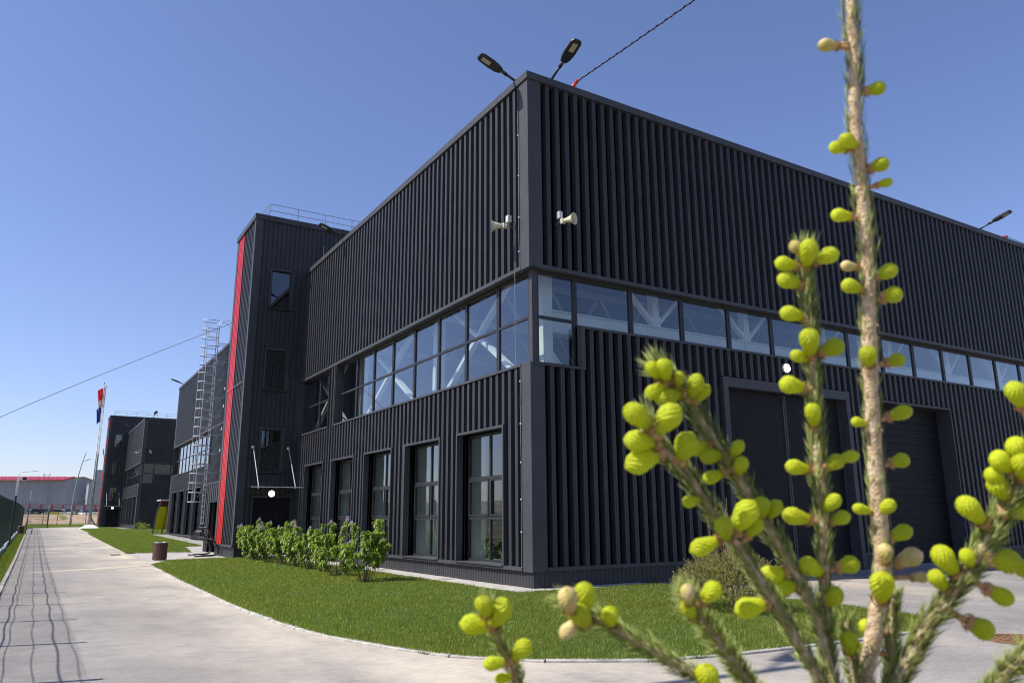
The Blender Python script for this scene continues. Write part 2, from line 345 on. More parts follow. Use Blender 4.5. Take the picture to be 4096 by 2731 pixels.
# grass blades
def in_poly(P, poly):
    x, y = P[:, 0], P[:, 1]; c = np.zeros(len(P), bool)
    for (x1, y1), (x2, y2) in zip(poly, poly[1:]+poly[:1]):
        if y1 == y2: continue
        hit = ((y1 > y) != (y2 > y)) & (x < (x2-x1)*(y-y1)/(y2-y1)+x1); c ^= hit
    return c
def grass(poly, dens0, dmin, label, hmin=.03, hmax=.06):
    xs = [p[0] for p in poly]; ys = [p[1] for p in poly]; area = (max(xs)-min(xs))*(max(ys)-min(ys))
    n = int(area*dens0); P = np.column_stack([rng.uniform(min(xs), max(xs), n), rng.uniform(min(ys), max(ys), n)])
    d = np.hypot(P[:, 0]-CAM[0], P[:, 1]-CAM[1]); keep = rng.random(n) < np.clip((dmin/d)**1.5, 0, 1)
    P = P[keep]; d = d[keep]; ok = in_poly(P, poly); P = P[ok]; d = d[ok]; n = len(P)
    zz = np.array([gz(y) for y in P[:, 1]])+.02
    h = rng.uniform(hmin, hmax, n)*np.interp(np.sin(P[:, 0]*2.3+np.sin(P[:, 1]*1.7))*np.sin(P[:, 1]*2.9), [-1, 1], [.85, 1.2])
    w = .0030*np.clip(d/8, 1, 5); az = rng.uniform(0, 6.283, n); lean = rng.uniform(.05, .75, n)*h; la = rng.uniform(0, 6.283, n)
    v = np.empty((n, 3, 3)); v[:, 0] = np.column_stack([P[:, 0]-w*np.cos(az), P[:, 1]-w*np.sin(az), zz]); v[:, 1] = np.column_stack([P[:, 0]+w*np.cos(az), P[:, 1]+w*np.sin(az), zz])
    v[:, 2] = np.column_stack([P[:, 0]+lean*np.cos(la), P[:, 1]+lean*np.sin(la), zz+h])
    me = bpy.data.meshes.new('grass'); me.vertices.add(3*n); me.loops.add(3*n); me.polygons.add(n)
    me.vertices.foreach_set('co', v.reshape(-1)); me.loops.foreach_set('vertex_index', np.arange(3*n, dtype=np.int32)); me.polygons.foreach_set('loop_start', np.arange(0, 3*n, 3, dtype=np.int32))
    t = rng.uniform(.75, 1.3, n); dry = rng.random(n) < .07; patch = np.sin(P[:, 0]*.9+1.3*np.sin(P[:, 1]*.6))*np.sin(P[:, 1]*.8+.5)
    col = np.column_stack([t*np.where(dry, 2.3, 1+.10*patch), t*np.where(dry, 1.45, 1.0), t*np.where(dry, 2.2, 1.0-.15*patch), np.ones(n)])
    at = me.attributes.new('tint', 'FLOAT_COLOR', 'POINT'); at.data.foreach_set('color', np.repeat(col, 3, axis=0).reshape(-1).astype(np.float32))
    me.materials.append(M['grass']); me.update(); me.validate()
    return tag(link('grass', me), label, 'grass', kind='stuff')
grass(LAWN_A, 7000, 9.5, 'short green grass of the near lawn in front of the black hall')
grass(LAWN_B, 2600, 18, 'grass of the lawn between the path and the caged ladder')
grass(LAWN_C, 500, 60, 'distant grass around the flagpoles and the far building', .04, .08)
grass([(-9.50, 8.), (-8.98, 8.), (-8.98, 96.), (-9.50, 96.)], 3200, 22, 'narrow grass verge between the green fence and the path', .03, .07)
grass(LAWN_F, 160, 110, 'far grass before the mesh fence by the dirt bank', .06, .14)

# kerbs: one stone per metre
def resample(pts, step):
    P = [np.array(p, float) for p in pts]; seg = [np.linalg.norm(b-a) for a, b in zip(P[:-1], P[1:])]; cum = np.concatenate([[0], np.cumsum(seg)])
    k = max(1, round(cum[-1]/step)); out = []
    for t in np.linspace(0, cum[-1], k+1):
        i = min(np.searchsorted(cum, t, 'right')-1, len(seg)-1); out.append(P[i]+(P[i+1]-P[i])*(t-cum[i])/max(seg[i], 1e-9))
    return out
STONES = {}
def kerb(pts, label):
    th = tag(thing('kerb', None, None), kind='structure')
    Q = resample(pts, 1.0)
    for a, b in zip(Q[:-1], Q[1:]):
        L = round(float(np.linalg.norm(b-a)), 2); key = L
        if key not in STONES:
            mb = MB(); mb.prism([(-.045, -.1), (.045, -.1), (.045, .022), (.037, .030), (-.037, .030), (-.045, .022)], -L/2+.005, L/2-.005, 'y'); STONES[key] = mb.mesh('kerb_stone', M['kerbstone'])
        c = (a+b)/2; o = link('kerb_stone', STONES[key], th, (c[0]+random.uniform(-.004, .004), c[1], gz(c[1])+random.uniform(-.006, .004)), (math.atan2(gz(b[1])-gz(a[1]), L), 0, math.atan2(b[1]-a[1], b[0]-a[0])-math.pi/2+random.uniform(-.008, .008)))
    return th
kerb([(-4.35, 16.5)]+LAWN_A[:18]+[(1.85, -6.95)], '')
kerb([(KL-.05, y) for y in (-14, 20, 96)], '')
kerb([(-2.6, 23.1), (-5.05, 23.4), (-5.0, 39.), (-4.88, 55.0), (-4.6, 56.2)], '')
kerb([(-4.6, 58.2), (-4.4, 77.), (-3.6, 90.), (-3.2, 104.)], '')
# concrete apron slabs round the black hall
def apron(name, x0, y0, x1, y1, along):
    th = tag(thing(name, None, None), kind='structure'); n = max(1, round((abs(x1-x0) if along == 'x' else abs(y1-y0))/1.05))
    for k in range(n):
        mb = MB()
        if along == 'x': a = x0+(x1-x0)*k/n; b = x0+(x1-x0)*(k+1)/n; box = (a+.006, y0, b-.006, y1)
        else: a = y0+(y1-y0)*k/n; b = y0+(y1-y0)*(k+1)/n; box = (x0, a+.006, x1, b-.006)
        dz = random.uniform(-.004, .004); z = gz((box[1]+box[3])/2)
        mb.box(box[0], box[1], z-.05, box[2], box[3], z+.034+dz); mb.build('concrete_slab', M['concrete'], th)
apron('paving', -.60, .10, .10, 16.82, 'y'); apron('paving', -.60, -.44, 2.75, .08, 'x'); apron('paving', -1.0, 29.3, .1, 50.4, 'y')
# sand-coloured walkway in front of the stair tower
poly_obj('walkway', [(-5.0, 16.9), (-2.25, 17.3), (-2.0, 20.0), (-1.2, 24.2), (-.2, 29.2), (-1.9, 28.9), (-2.5, 23.0), (-5.0, 23.3)], .009, M['newpath'])

# drain grates and manhole
def grate(loc, label, L=.62, W=.36):
    t = local(thing('drain_grate', label, 'drain', loc, 0.)); mb = MB()
    mb.box(-W/2, -L/2, 0, W/2, -L/2+.05, .012).box(-W/2, L/2-.05, 0, W/2, L/2, .012).box(-W/2, -L/2+.05, 0, -W/2+.04, L/2-.05, .012).box(W/2-.04, -L/2+.05, 0, W/2, L/2-.05, .012)
    mb.build('rim', M['rust'], t); MB().box(-W/2+.04, -L/2+.05, 0, W/2-.04, L/2-.05, .003).build('pit', M['darkgap'], t)
    for k in range(7):
        y = -L/2+.09+k*.073; MB().box(-W/2+.04, y, .003, W/2-.04, y+.028, .012).build('bar', M['rust'], t)
grate((-5.5, 22.7, gz(22.7)+.008), 'rusty storm drain grate in the path just beyond the litter bin')
grate((-4.95, 60.5, gz(60.5)+.006), 'small far storm drain grate in the path near the flagpoles')
p = on_ground(3300+1720*.4663, 2000+1205*.4663)
t = local(thing('manhole_cover', 'round rusty manhole cover in the asphalt at the right edge', 'manhole', (p[0], p[1], .006)))
MB().lathe([(.42, 0), (.42, .016), (.345, .016), (.345, .004)], (0, 0, 0), (0, 0, 1), 40).build('rim', M['rust'], t)
mb = MB(); mb.lathe([(0.001, .010), (.338, .010), (.338, 0)], (0, 0, 0), (0, 0, 1), 40)
lid = mb.build('lid', M['rust'], t)
for rr, nn in ((.29, 22), (.22, 16), (.15, 10), (.07, 5)):
    for k in range(nn):
        a = 2*math.pi*k/nn; o = MB().box(-.024, -.016, .010, .024, .016, .017).build('stud', M['rust'], lid); o.location = (rr*math.cos(a), rr*math.sin(a), 0); o.rotation_euler = (0, 0, a+1.57)
# ------------------------------------------------------------------ black clad buildings
H, ZS, ZB, ZT, Z1 = 11.355, 6.676, 4.586, .43, .356
def rects(a, b, z0, z1, holes):
    cuts = sorted({a, b} | {c for h in holes for c in h[:2] if a < c < b}); out = []
    for p, q in zip(cuts[:-1], cuts[1:]):
        zs = [z0]
        for h in sorted(holes, key=lambda h: h[2]):
            if h[0] < (p+q)/2 < h[1] and h[3] > z0 and h[2] < z1: zs += [max(h[2], z0), min(h[3], z1)]
        zs.append(z1)
        out += [(p, q, zs[k], zs[k+1]) for k in range(0, len(zs), 2) if zs[k+1]-zs[k] > .01]
    merged = []
    for r in out:
        for k, m in enumerate(merged):
            if abs(m[1]-r[0]) < 1e-6 and abs(m[2]-r[2]) < 1e-6 and abs(m[3]-r[3]) < 1e-6: merged[k] = (m[0], r[1], m[2], m[3]); break
        else: merged.append(r)
    return merged
def wp(wall, plane, s, d, z):                               # point on a wall: L faces -x, R faces -y, d is depth into the wall
    return (plane+d, s, z) if wall == 'L' else (s, plane+d, z)
def wbox(mb, wall, plane, a, b, d0, d1, z0, z1, mi=0):
    if wall == 'L': mb.box(plane+d0, a, z0, plane+d1, b, z1, mi)
    else: mb.box(a, plane+d0, z0, b, plane+d1, z1, mi)
    return mb
RIB = {'d': .13}
def clad(mb, wall, plane, a, b, z0, z1, pitch=.27, depth=None, crest=.104, web=.022, phase=0., groove=.009, mi=0):
    depth = RIB['d'] if depth is None else depth
    prof = [(0, 0), (crest*.40, 0), (crest*.5, groove), (crest*.60, 0), (crest, 0), (crest+web, depth), (pitch-web, depth), (pitch, 0)]
    px = [p[0] for p in prof]; pd = [p[1] for p in prof]
    pts = []; k = math.floor((a-phase)/pitch)
    while phase+k*pitch < b:
        for x, _ in prof[:-1]:
            s = phase+k*pitch+x
            if a < s < b: pts.append(s)
        k += 1
    pts = [a]+pts+[b]
    dd = [float(np.interp((s-phase) % pitch, px, pd)) for s in pts]
    vs = []; 
    for s, d in zip(pts, dd): vs += [wp(wall, plane, s, d, z0), wp(wall, plane, s, d, z1)]
    mb.add(vs, [(2*i, 2*i+2, 2*i+3, 2*i+1) for i in range(len(pts)-1)], mi)
    return mb
def window(parent, wall, plane, d, a, b, z0, z1, cols, rows, bar=.05, sash=None, name='window', gm=None):
    """frame mesh with glazing bars; each pane is a child"""
    mb = MB(); cs = [a]+list(cols)+[b]; rs = [z0]+list(rows)+[z1]
    wbox(mb, wall, plane, a, a+bar, d, d+.07, z0, z1); wbox(mb, wall, plane, b-bar, b, d, d+.07, z0, z1)
    wbox(mb, wall, plane, a+bar, b-bar, d, d+.07, z0, z0+bar); wbox(mb, wall, plane, a+bar, b-bar, d, d+.07, z1-bar, z1)
    for c in cols: wbox(mb, wall, plane, c-bar/2, c+bar/2, d+.002, d+.068, z0+bar, z1-bar)
    for r_ in rows:
        for k in range(len(cs)-1):
            wbox(mb, wall, plane, (cs[k]+bar) if k == 0 else cs[k]+bar/2, (cs[k+1]-bar) if k == len(cs)-2 else cs[k+1]-bar/2, d+.004, d+.066, r_-bar*.6, r_+bar*.6)
    w = mb.build(name, M['frame'], parent)
    for i in range(len(cs)-1):
        for j in range(len(rs)-1):
            p = cs[i]+(bar if i == 0 else bar/2); q = cs[i+1]-(bar if i == len(cs)-2 else bar/2); u = rs[j]+(bar if j == 0 else bar*.6); v = rs[j+1]-(bar if j == len(rs)-2 else bar*.6)
            if sash is not None and j == sash:
                sb = MB(); e = .045
                wbox(sb, wall, plane, p+.008, p+e, d-.015, d+.05, u+.008, v-.008); wbox(sb, wall, plane, q-e, q-.008, d-.015, d+.05, u+.008, v-.008)
                wbox(sb, wall, plane, p+e, q-e, d-.015, d+.05, u+.008, u+e); wbox(sb, wall, plane, p+e, q-e, d-.015, d+.05, v-e, v-.008)
                sb.build('sash', M['frame'], w); p += e; q -= e; u += e; v -= e
            wbox(MB(), wall, plane, p, q, d+.030, d+.036, u, v).build('pane', gm or M['glass'], w)
    return w
def reveal(mb, wall, plane, a, b, z0, z1, depth, face=.055, proud=.035, sill=True):
    wbox(mb, wall, plane, a-face, a, -proud, depth, z0, z1+face); wbox(mb, wall, plane, b, b+face, -proud, depth, z0, z1+face)
    wbox(mb, wall, plane, a, b, -proud+.002, depth, z1, z1+face-.002)
    if sill: wbox(mb, wall, plane, a, b, -proud-.02, depth, z0-.02, z0+.006)

GW = [(1.12+3.1*k, 3.23+3.1*k) for k in range(5)]           # ground-floor window bays
def hall(loc, label, far, ylen, xlen, gates, inside):
    t = local(thing('industrial_hall', label, 'building', loc))
    bays = list(GW); band = [(.0, 12.56), (13.22, 16.85)]; TY0, TY1 = 16.85, 20.2
    if far: bays += [(50-b-.3, 50-a-.3) for a, b in reversed(GW)]; band += [(34.9, 49.72)]
    lh = [(a, b, ZT, 3.32) for a, b in bays]+[(a, b, ZB, ZS) for a, b in band]
    spans = [(.36, TY0)]+([(TY1, ylen-.3)] if far else [])
    # left wall
    for a, b in spans:
        clad(MB(), 'L', .005, a, b, ZS+.05, H-.12).mesh
        o = clad(MB(), 'L', .005, a, b, ZS+.05, H-.10).build('upper_cladding', M['black'], t)
        mb = MB()
        for r_ in rects(a, b, ZT, ZS, [(p-.05, q+.05, ZT-.1, 3.37) for p, q, _, _ in [h for h in lh if h[3] < 4]]+[(p, q, ZB-.06, ZS+.1) for p, q, _, _ in [h for h in lh if h[3] > 4]]):
            clad(mb, 'L', .005, *r_)
        mb.build('lower_cladding', M['black'], t)
        mb = MB(); wbox(mb, 'L', 0, a, b, -.012, .03, ZS, ZS+.085); mb.build('box_edge_trim', M['trim'], t)
        mb = MB(); wbox(mb, 'L', 0, a, b, -.022, .14, Z1, ZT); mb.build('plinth_ledge', M['trim'], t)
    for a, b in band:
        mb = MB(); wbox(mb, 'L', 0, max(a, .36), b, -.02, .25, ZB-.055, ZB); mb.build('band_sill', M['trim'], t)
        mb = MB(); wbox(mb, 'L', 0, max(a, .05), b, .03, .30, ZS+.002, ZS+.03); mb.build('band_soffit', M['trim'], t)
        if a > 1: wbox(MB(), 'L', 0, a, a+.03, -.01, .25, ZB, ZS).build('band_jamb', M['black'], t)
        wbox(MB(), 'L', 0, b-.03, b, -.01, .25, ZB, ZS).build('band_jamb', M['black'], t)
    mb = MB()
    for r_ in rects(.25, ylen-.05, 0, H-.2, lh): wbox(mb, 'L', 0, r_[0], r_[1], .135, .19, r_[2], r_[3])
    mb.build('wall_core', M['rubber'], t)
    mb = MB()
    for r_ in rects(.25, ylen-.05, 0, H-.2, lh): wbox(mb, 'L', 0, r_[0], r_[1], .20, .30, r_[2], r_[3])
    mb.build('inner_wall', M['inwall'], t)
    clad(MB(), 'L', .05, .05, TY0 if not far else ylen, 0, Z1, .115, .012, .075, .012, groove=0).build('plinth_cladding', M['black'], t)
    for a, b in bays:
        mb = MB(); reveal(mb, 'L', 0, a, b, ZT, 3.32, .29); mb.build('window_surround', M['trim'], t)
        for q0, q1 in ((a-.05, a-.003), (b+.003, b+.05)): wbox(MB(), 'L', 0, q0, q1, .31, .78, ZT-.1, 3.36).build('inner_jamb', M['inwall'], t)
        wbox(MB(), 'L', 0, a, b, .355, .80, ZT-.12, ZT-.02).build('inner_sill', M['white_steel'], t)
        window(t, 'L', 0, .27, a+.01, b-.01, ZT+.01, 3.31, [(a+b)/2], [1.40, 2.30], .055, sash=1)
    mods = [(.30, 1.67), (1.67, 3.24), (3.24, 4.79), (4.79, 6.34), (6.34, 7.90), (7.90, 9.45), (9.45, 10.98), (10.98, 12.52), (13.26, 14.9), (14.9, 16.8)]
    if far: mods += [(34.95+1.475*k, 34.95+1.475*(k+1)) for k in range(10)]
    for a, b in mods: window(t, 'L', 0, .19, a+.004, b-.004, ZB+.006, ZS-.004, [], [5.64], .05, name='band_window')
    # right wall
    gt = [(5.63, 10.6, 0, 4.77), (11.85, 15.7, 0, 4.66)] if gates else []
    rh = [(0, 1.33, ZB, ZS), (1.33, xlen, 5.52, ZS)]+gt
    clad(MB(), 'R', .005, .36, xlen, ZS+.05, H-.10, phase=.23).build('upper_cladding', M['black'], t)
    mb = MB()
    for r_ in rects(.36, xlen, ZT, ZS, [(0, 1.42, ZB-.06, ZS+.1), (1.42, xlen+1, 5.46, ZS+.1)]+[(g[0]-.02, g[1]+.02, -.1, g[3]+.02) for g in gt]): clad(mb, 'R', .005, *r_, phase=.23)
    mb.build('lower_cladding', M['black'], t)
    wbox(MB(), 'R', 0, .02, xlen, -.012, .03, ZS, ZS+.085).build('box_edge_trim', M['trim'], t)
    mb = MB(); wbox(mb, 'R', 0, .05, 1.33, -.02, .25, ZB-.055, ZB); mb.build('band_sill', M['trim'], t)
    mb = MB(); wbox(mb, 'R', 0, 1.33, 1.44, -.012, .25, ZB-.055, 5.46); mb.build('band_jamb', M['trim'], t)
    mb = MB(); wbox(mb, 'R', 0, 1.33, xlen, -.012, .25, 5.462, 5.52); mb.build('band_sill', M['trim'], t)
    wbox(MB(), 'R', 0, .31, xlen, .03, .30, ZS+.002, ZS+.03).build('band_soffit', M['trim'], t)
    for d0, d1, nm, mm in ((.135, .19, 'wall_core', 'rubber'), (.20, .30, 'inner_wall', 'inwall')):
        mb = MB()
        for r_ in rects(.31, xlen, 0, H-.2, rh): wbox(mb, 'R', 0, r_[0], r_[1], d0, d1, r_[2], r_[3])
        mb.build(nm, M[mm], t)
    edges = [.05]+[c for g in gt for c in (g[0], g[1])]+[xlen]
    for k in range(0, len(edges), 2):
        wbox(MB(), 'R', 0, max(edges[k], .36), edges[k+1], -.022, .14, Z1, ZT).build('plinth_ledge', M['trim'], t)
        clad(MB(), 'R', .05, edges[k], edges[k+1], 0, Z1, .115, .012, .075, .012, groove=0).build('plinth_cladding', M['black'], t)
    window(t, 'R', 0, .19, .30, 1.33, ZB+.006, ZS-.004, [], [5.64], .055, name='band_window')
    k = 0; x = 1.33
    while x < xlen-.5:
        window(t, 'R', 0, .19, x+.004, min(x+1.632, xlen)-.004, 5.526, ZS-.004, [], [], .055, name='band_window'); x += 1.632
    # corner: trims, post, parapet cap
    for z0, z1 in ((ZS, H-.15), (Z1-.012, ZB)):
        mb = MB(); mb.box(0, 0, z0, .022, .36, z1); mb.box(.022, 0, z0, .36, .022, z1); mb.build('corner_trim', M['trim'], t)
    mb = MB(); mb.box(.17, .17, ZB, .30, .30, ZS); mb.build('corner_post', M['trim'], t)
    mb = MB(); mb.box(-.035, -.035, H-.175, .32, ylen, H); mb.build('parapet_cap', M['trim'], t)
    mb = MB(); mb.box(.32, -.035, H-.175, xlen, .32, H); mb.build('parapet_cap', M['trim'], t)
    mb = MB(); mb.box(.30, .32, H-.62, xlen, ylen-.02, H-.32); mb.build('roof', M['inroof'], t)
    if far:
        for z0, z1 in ((ZS, H-.175), (Z1, ZB)):
            mb = MB(); mb.box(0, ylen-.28, z0, .3, ylen, z1); mb.build('corner_trim', M['trim'], t)
    # far end and back walls
    mb = MB(); mb.box(.3, ylen-.3, 0, xlen, ylen-.05, H-.2); mb.box(xlen-.2, .3, 0, xlen, ylen-.3, H-.2); mb.build('rear_wall', M['inwall'], t)
    mb = MB(); mb.box(.3, .3, -.2, xlen-.2, ylen-.3, .02); mb.build('interior_floor', M['infloor'], t)
    if gates:
        # double leaf steel gate
        a, b, _, top = gt[0]; mb = MB()
        wbox(mb, 'R', 0, a, a+.17, -.04, .10, 0, top); wbox(mb, 'R', 0, b-.17, b, -.04, .10, 0, top); wbox(mb, 'R', 0, a+.17, b-.17, -.038, .10, top-.24, top); wbox(mb, 'R', 0, a+.17, a+.19, .10, .32, 0, top-.24); wbox(mb, 'R', 0, b-.19, b-.17, .10, .32, 0, top-.24); wbox(mb, 'R', 0, a+.19, b-.19, .10, .32, top-.24, top-.22)
        mb.build('gate_surround', M['trim'], t)
        mid = (a+b)/2
        for p, q in ((a+.2, mid-.012), (mid+.012, b-.2)):
            mb = MB(); wbox(mb, 'R', 0, p, q, .215, .30, .03, top-.26); leaf = mb.build('gate_leaf', M['gate'], t)
            mb = MB(); wbox(mb, 'R', 0, p, p+.05, .20, .215, .03, top-.26); wbox(mb, 'R', 0, q-.05, q, .20, .215, .03, top-.26); mb.build('edge_profile', M['trim'], leaf)
            for j in range(12):
                wbox(MB(), 'R', 0, (p+.018 if p > mid-1 else q-.03), (p+.03 if p > mid-1 else q-.018), .193, .20, .3+j*.36, .312+j*.36).build('rivet', M['zinc'], leaf)
            for zz in (.6, 2.2, 3.8): MB().tube([wp('R', 0, (q-.01 if p > mid-1 else p+.01), .19, zz), wp('R', 0, (q-.01 if p > mid-1 else p+.01), .19, zz+.22)], .016, 8).build('hinge', M['trim'], leaf)
        # sectional overhead door
        a, b, _, top = gt[1]; mb = MB()
        wbox(mb, 'R', 0, a, a+.05, -.03, .46, 0, top); wbox(mb, 'R', 0, b-.05, b, -.03, .46, 0, top); wbox(mb, 'R', 0, a+.05, b-.05, -.028, .46, top-.06, top); mb.build('gate_surround', M['trim'], t)
        n = 21; hh = (top-.09)/n
        for j in range(n): wbox(MB(), 'R', 0, a+.06, b-.06, .43+.004*(j % 2), .47, .02+j*hh, .02+(j+1)*hh-.012).build('door_panel', M['gate'], t)
        wbox(MB(), 'R', 0, a+.05, b-.05, .475, .49, 0, top-.06).build('door_backing', M['rubber'], t)
    if inside:
        W = M['white_steel']
        def col(x, y, w=.26, z1=H-.65): MB().box(x-w/2, y-w/2, .02, x+w/2, y+w/2, z1).build('column', W, t)
        for y in (.85, 6.3, 12.4, 18.2): col(.95, y)
        for x in (4.35, 7.65, 10.95, 14.25, 17.55, 20.85, 24.15): col(x, .95, .2)
        MB().box(.85, .87, 5.55, xlen-.4, 1.03, 6.02).build('beam', W, t)
        MB().box(.85, .8, 6.022, xlen-.4, 1.10, 6.05).build('beam_flange', W, t)
        for y0, y1 in ((.85, 6.3), (6.3, 12.4), (12.4, 18.2)):
            for s in (0, 1):
                za, zb_ = (4.05, 7.75) if s == 0 else (7.75, 4.05); MB().bar((.8-.07*s, y0, za), (.8-.07*s, y1, zb_), .11, .15, (1, 0, 0)).build('brace', W, t)
            MB().box(.70, (y0+y1)/2-.14, 5.78, .86, (y0+y1)/2+.14, 6.02).build('gusset', W, t)
            MB().box(.82, y0, 7.6, 1.0, y1, 7.8).build('girt', W, t)
        for x in (4.35, 7.65, 10.95, 14.25, 17.55, 20.85, 24.15):
            MB().box(x-.16, .86, 6.052, x+.16, .98, 6.34).build('gusset', W, t)
            for s in (-1, 1): MB().bar((x+.1*s, .92, 6.15), (x+1.65*s, .92, 7.7), .09, .13, (0, 1, 0)).build('brace', W, t)
        MB().box(1.0, .90, 4.2, 2.6, 1.0, 4.4).build('girt', W, t); MB().bar((1.05, .95, 5.2), (2.6, .95, 3.4), .09, .13, (0, 1, 0)).build('brace', W, t)
        for k in range(7):                                   # roof trusses across the hall
            y = 3.2+6.1*k; MB().box(1.0, y-.09, 9.6, xlen-.4, y+.09, 9.8).build('truss_chord', W, t); MB().box(1.0, y-.09, 7.9, xlen-.4, y+.09, 8.06).build('truss_chord', W, t)
            for j in range(12):
                x = 1.2+2.3*j; MB().bar((x, y, 7.98), (x+1.15, y, 9.7), .09, .09).build('truss_diagonal', W, t); MB().bar((x+1.15, y, 9.7), (x+2.3, y, 7.98), .09, .09).build('truss_diagonal', W, t)
    return t
LEN = 50.1
hallA = hall((0, 0, 0), 'large black ribbed metal hall with a glazed corner strip, nearest building in the picture', True, LEN, 30, True, True)
RIB['d'] = .075
hallB = hall((.29, 75, .48), 'second black ribbed hall standing far behind the ladder and the flagpoles', False, 30, 16, False, False)

RIB['d'] = .13
def entrance_box(t):                                         # ribbed vestibule beyond the stair tower
    mb = MB(); x0, y0, y1, top = -2.0, 20.25, 23.66, 2.92
    for r_ in rects(y0, y1, 0.03, top, [(21.05, 22.78, 0, 2.12)]): clad(mb, 'L', x0, *r_, pitch=.42, depth=.09, crest=.22, web=.03, groove=0)
    mb.build('vestibule_cladding', M['black'], t)
    mb = MB(); mb.box(x0+.1, y0, 0.03, x0+.2, 21.05, top); mb.box(x0+.1, 22.78, .03, x0+.2, y1, top); mb.box(x0+.1, 21.05, 2.12, x0+.2, 22.78, top)
    mb.box(x0+.2, y1-.1, .03, -.01, y1, top); mb.box(x0-.02, y0, top, -.01, y1+.02, top+.06); mb.build('vestibule_wall', M['black'], t)
    MB().box(-1.0, 20.3, .03, -.9, 23.55, 2.9).build('vestibule_door', M['rubber'], t)
entrance_box(hallA)

def tower(hloc, label, yellow):
    ox, oy, oz = hloc; t = local(thing('stair_tower', label, 'tower', (ox, oy, oz)))
    X, Y0, Y1, T = -2.165, 16.85, 20.2, 13.45
    wins = [(-1.41, -.635, 9.60, 11.18), (-1.41, -.635, 6.31, 7.90), (-1.41, -.635, 3.15, 4.76)]; door = (-1.55, -.14, .12, 2.19)
    holes = [w for w in wins]+[door]
    mb = MB()
    for r_ in rects(X+.28, 0.05, .40, T-.2, [(a-.1, b+.1, c-.1, d+.1) for a, b, c, d in holes]): clad(mb, 'R', Y0+.01, *r_, pitch=.18, depth=.035, crest=.10, web=.015, groove=0)
    clad(mb, 'R', Y0+.01, .05, 6, H-.3, T-.2, pitch=.18, depth=.035, crest=.10, web=.015, groove=0)
    mb.build('side_cladding', M['black'], t)
    mb = MB()
    for r_ in rects(X+.1, 6, 0, T-.2, holes): mb.box(r_[0], Y0+.06, r_[2], r_[1], Y0+.20, r_[3])
    mb.box(X+.1, Y0+.2, 0, X+.25, Y1-.1, T-.2); mb.box(X+.25, Y1-.25, 0, 6, Y1-.1, T-.2); mb.box(5.8, Y0+.2, 0, 6, Y1-.25, T-.2); mb.build('wall_core', M['rubber'], t)
    MB().box(X+.1, Y0+.1, T-.3, 6, Y1-.1, T-.12).build('roof', M['inroof'], t)
    # sunlit front with the red stripe
    clad(MB(), 'L', X, Y0+.22, 18.92, .47, 6.56).build('front_cladding', M['black'], t); clad(MB(), 'L', X, Y0+.22, 18.92, 6.63, T-.2).build('front_cladding', M['black'], t)
    clad(MB(), 'L', X-.01, 18.92, 19.95, .47, 6.56, crest=.15, web=.035, depth=.07, pitch=.255, phase=18.92).build('red_stripe', M['red'], t); clad(MB(), 'L', X-.01, 18.92, 19.95, 6.63, T-.2, crest=.15, web=.035, depth=.07, pitch=.255, phase=18.92).build('red_stripe', M['red'], t)
    MB().box(X-.03, Y0+.22, 6.56, X+.1, 18.92, 6.63).build('mid_trim', M['trim'], t); MB().box(X-.03, 18.92, 6.56, X+.1, 19.97, 6.63).build('mid_trim', M['red'], t)
    mb = MB(); mb.box(X-.02, Y0-.01, .42, X+.0, Y0+.22, T-.2); mb.box(X, Y0-.01, .42, X+.28, Y0+.012, T-.2); mb.build('corner_trim', M['trim'], t)
    mb = MB(); mb.box(X-.02, 19.95, .42, X+.1, Y1, T-.2); mb.box(X+.1, Y1-.1, .42, 0, Y1, T-.2); mb.build('corner_trim', M['trim'], t)
    MB().box(-.16, Y0-.012, .42, 0.0, Y0+.03, H-.2).build('joint_trim', M['black'], t)
    mb = MB(); mb.box(X-.06, Y0-.05, T-.22, 6, Y0+.3, T); mb.box(X-.06, Y0+.3, T-.22, X+.3, Y1+.05, T); mb.box(X+.3, Y1-.3, T-.22, 6, Y1+.05, T); mb.build('parapet_cap', M['trim'], t)
    mb = MB(); mb.box(X-.06, Y0-.04, .40, X+.14, Y1, .47); mb.box(X+.14, Y0-.04, .40, door[0]-.12, Y0+.05, .47); mb.build('plinth_ledge', M['trim'], t)
    clad(MB(), 'L', X+.05, Y0+.02, Y1-.02, 0, .40, .115, .012, .075, .012, groove=0).build('plinth_cladding', M['black'], t)
    clad(MB(), 'R', Y0+.03, X+.06, door[0]-.12, 0, .40, .115, .012, .075, .012, groove=0).build('plinth_cladding', M['black'], t)
    for a, b, c, d in wins:
        mb = MB(); reveal(mb, 'R', Y0, a, b, c, d, .12, .09, .02); mb.build('window_surround', M['trim'], t); window(t, 'R', Y0, .08, a, b, c, d, [], [], .035)
    for zz in (6.62, 9.40): MB().box(X+.28, Y0-.004, zz, -1.52, Y0+.02, zz+.02).build('joint_trim', M['trim'], t) if zz < 9 else None
    MB().box(-.52, Y0-.004, 6.62, -.16, Y0+.02, 6.64).build('joint_trim', M['trim'], t)
    mb = MB(); reveal(mb, 'R', Y0, door[0], door[1], door[2], door[3], .15, .07, .02, False); mb.build('door_surround', M['trim'], t)
    mb = MB(); mb.box(door[0]+.01, Y0+.09, door[2], door[1]-.01, Y0+.14, door[3]-.01); dr = mb.build('door', M['gate'], t)
    mb = MB(); mb.tube([(-.62, Y0+.09, 1.1), (-.62, Y0+.03, 1.1), (-.74, Y0+.03, 1.1)], .012, 6); mb.build('handle', M['zinc'], dr)
    MB().box(-1.7, Y0-1.0, -.02, 0.05, Y0+.05, .10).build('doorstep', M['concrete'], t)
    for zz in (2.9, 6.1, 9.3): MB().box(X+.25, Y0+.25, zz-.25, 5.7, Y1-.3, zz-.05).build('floor_slab', M['inwall'], t)
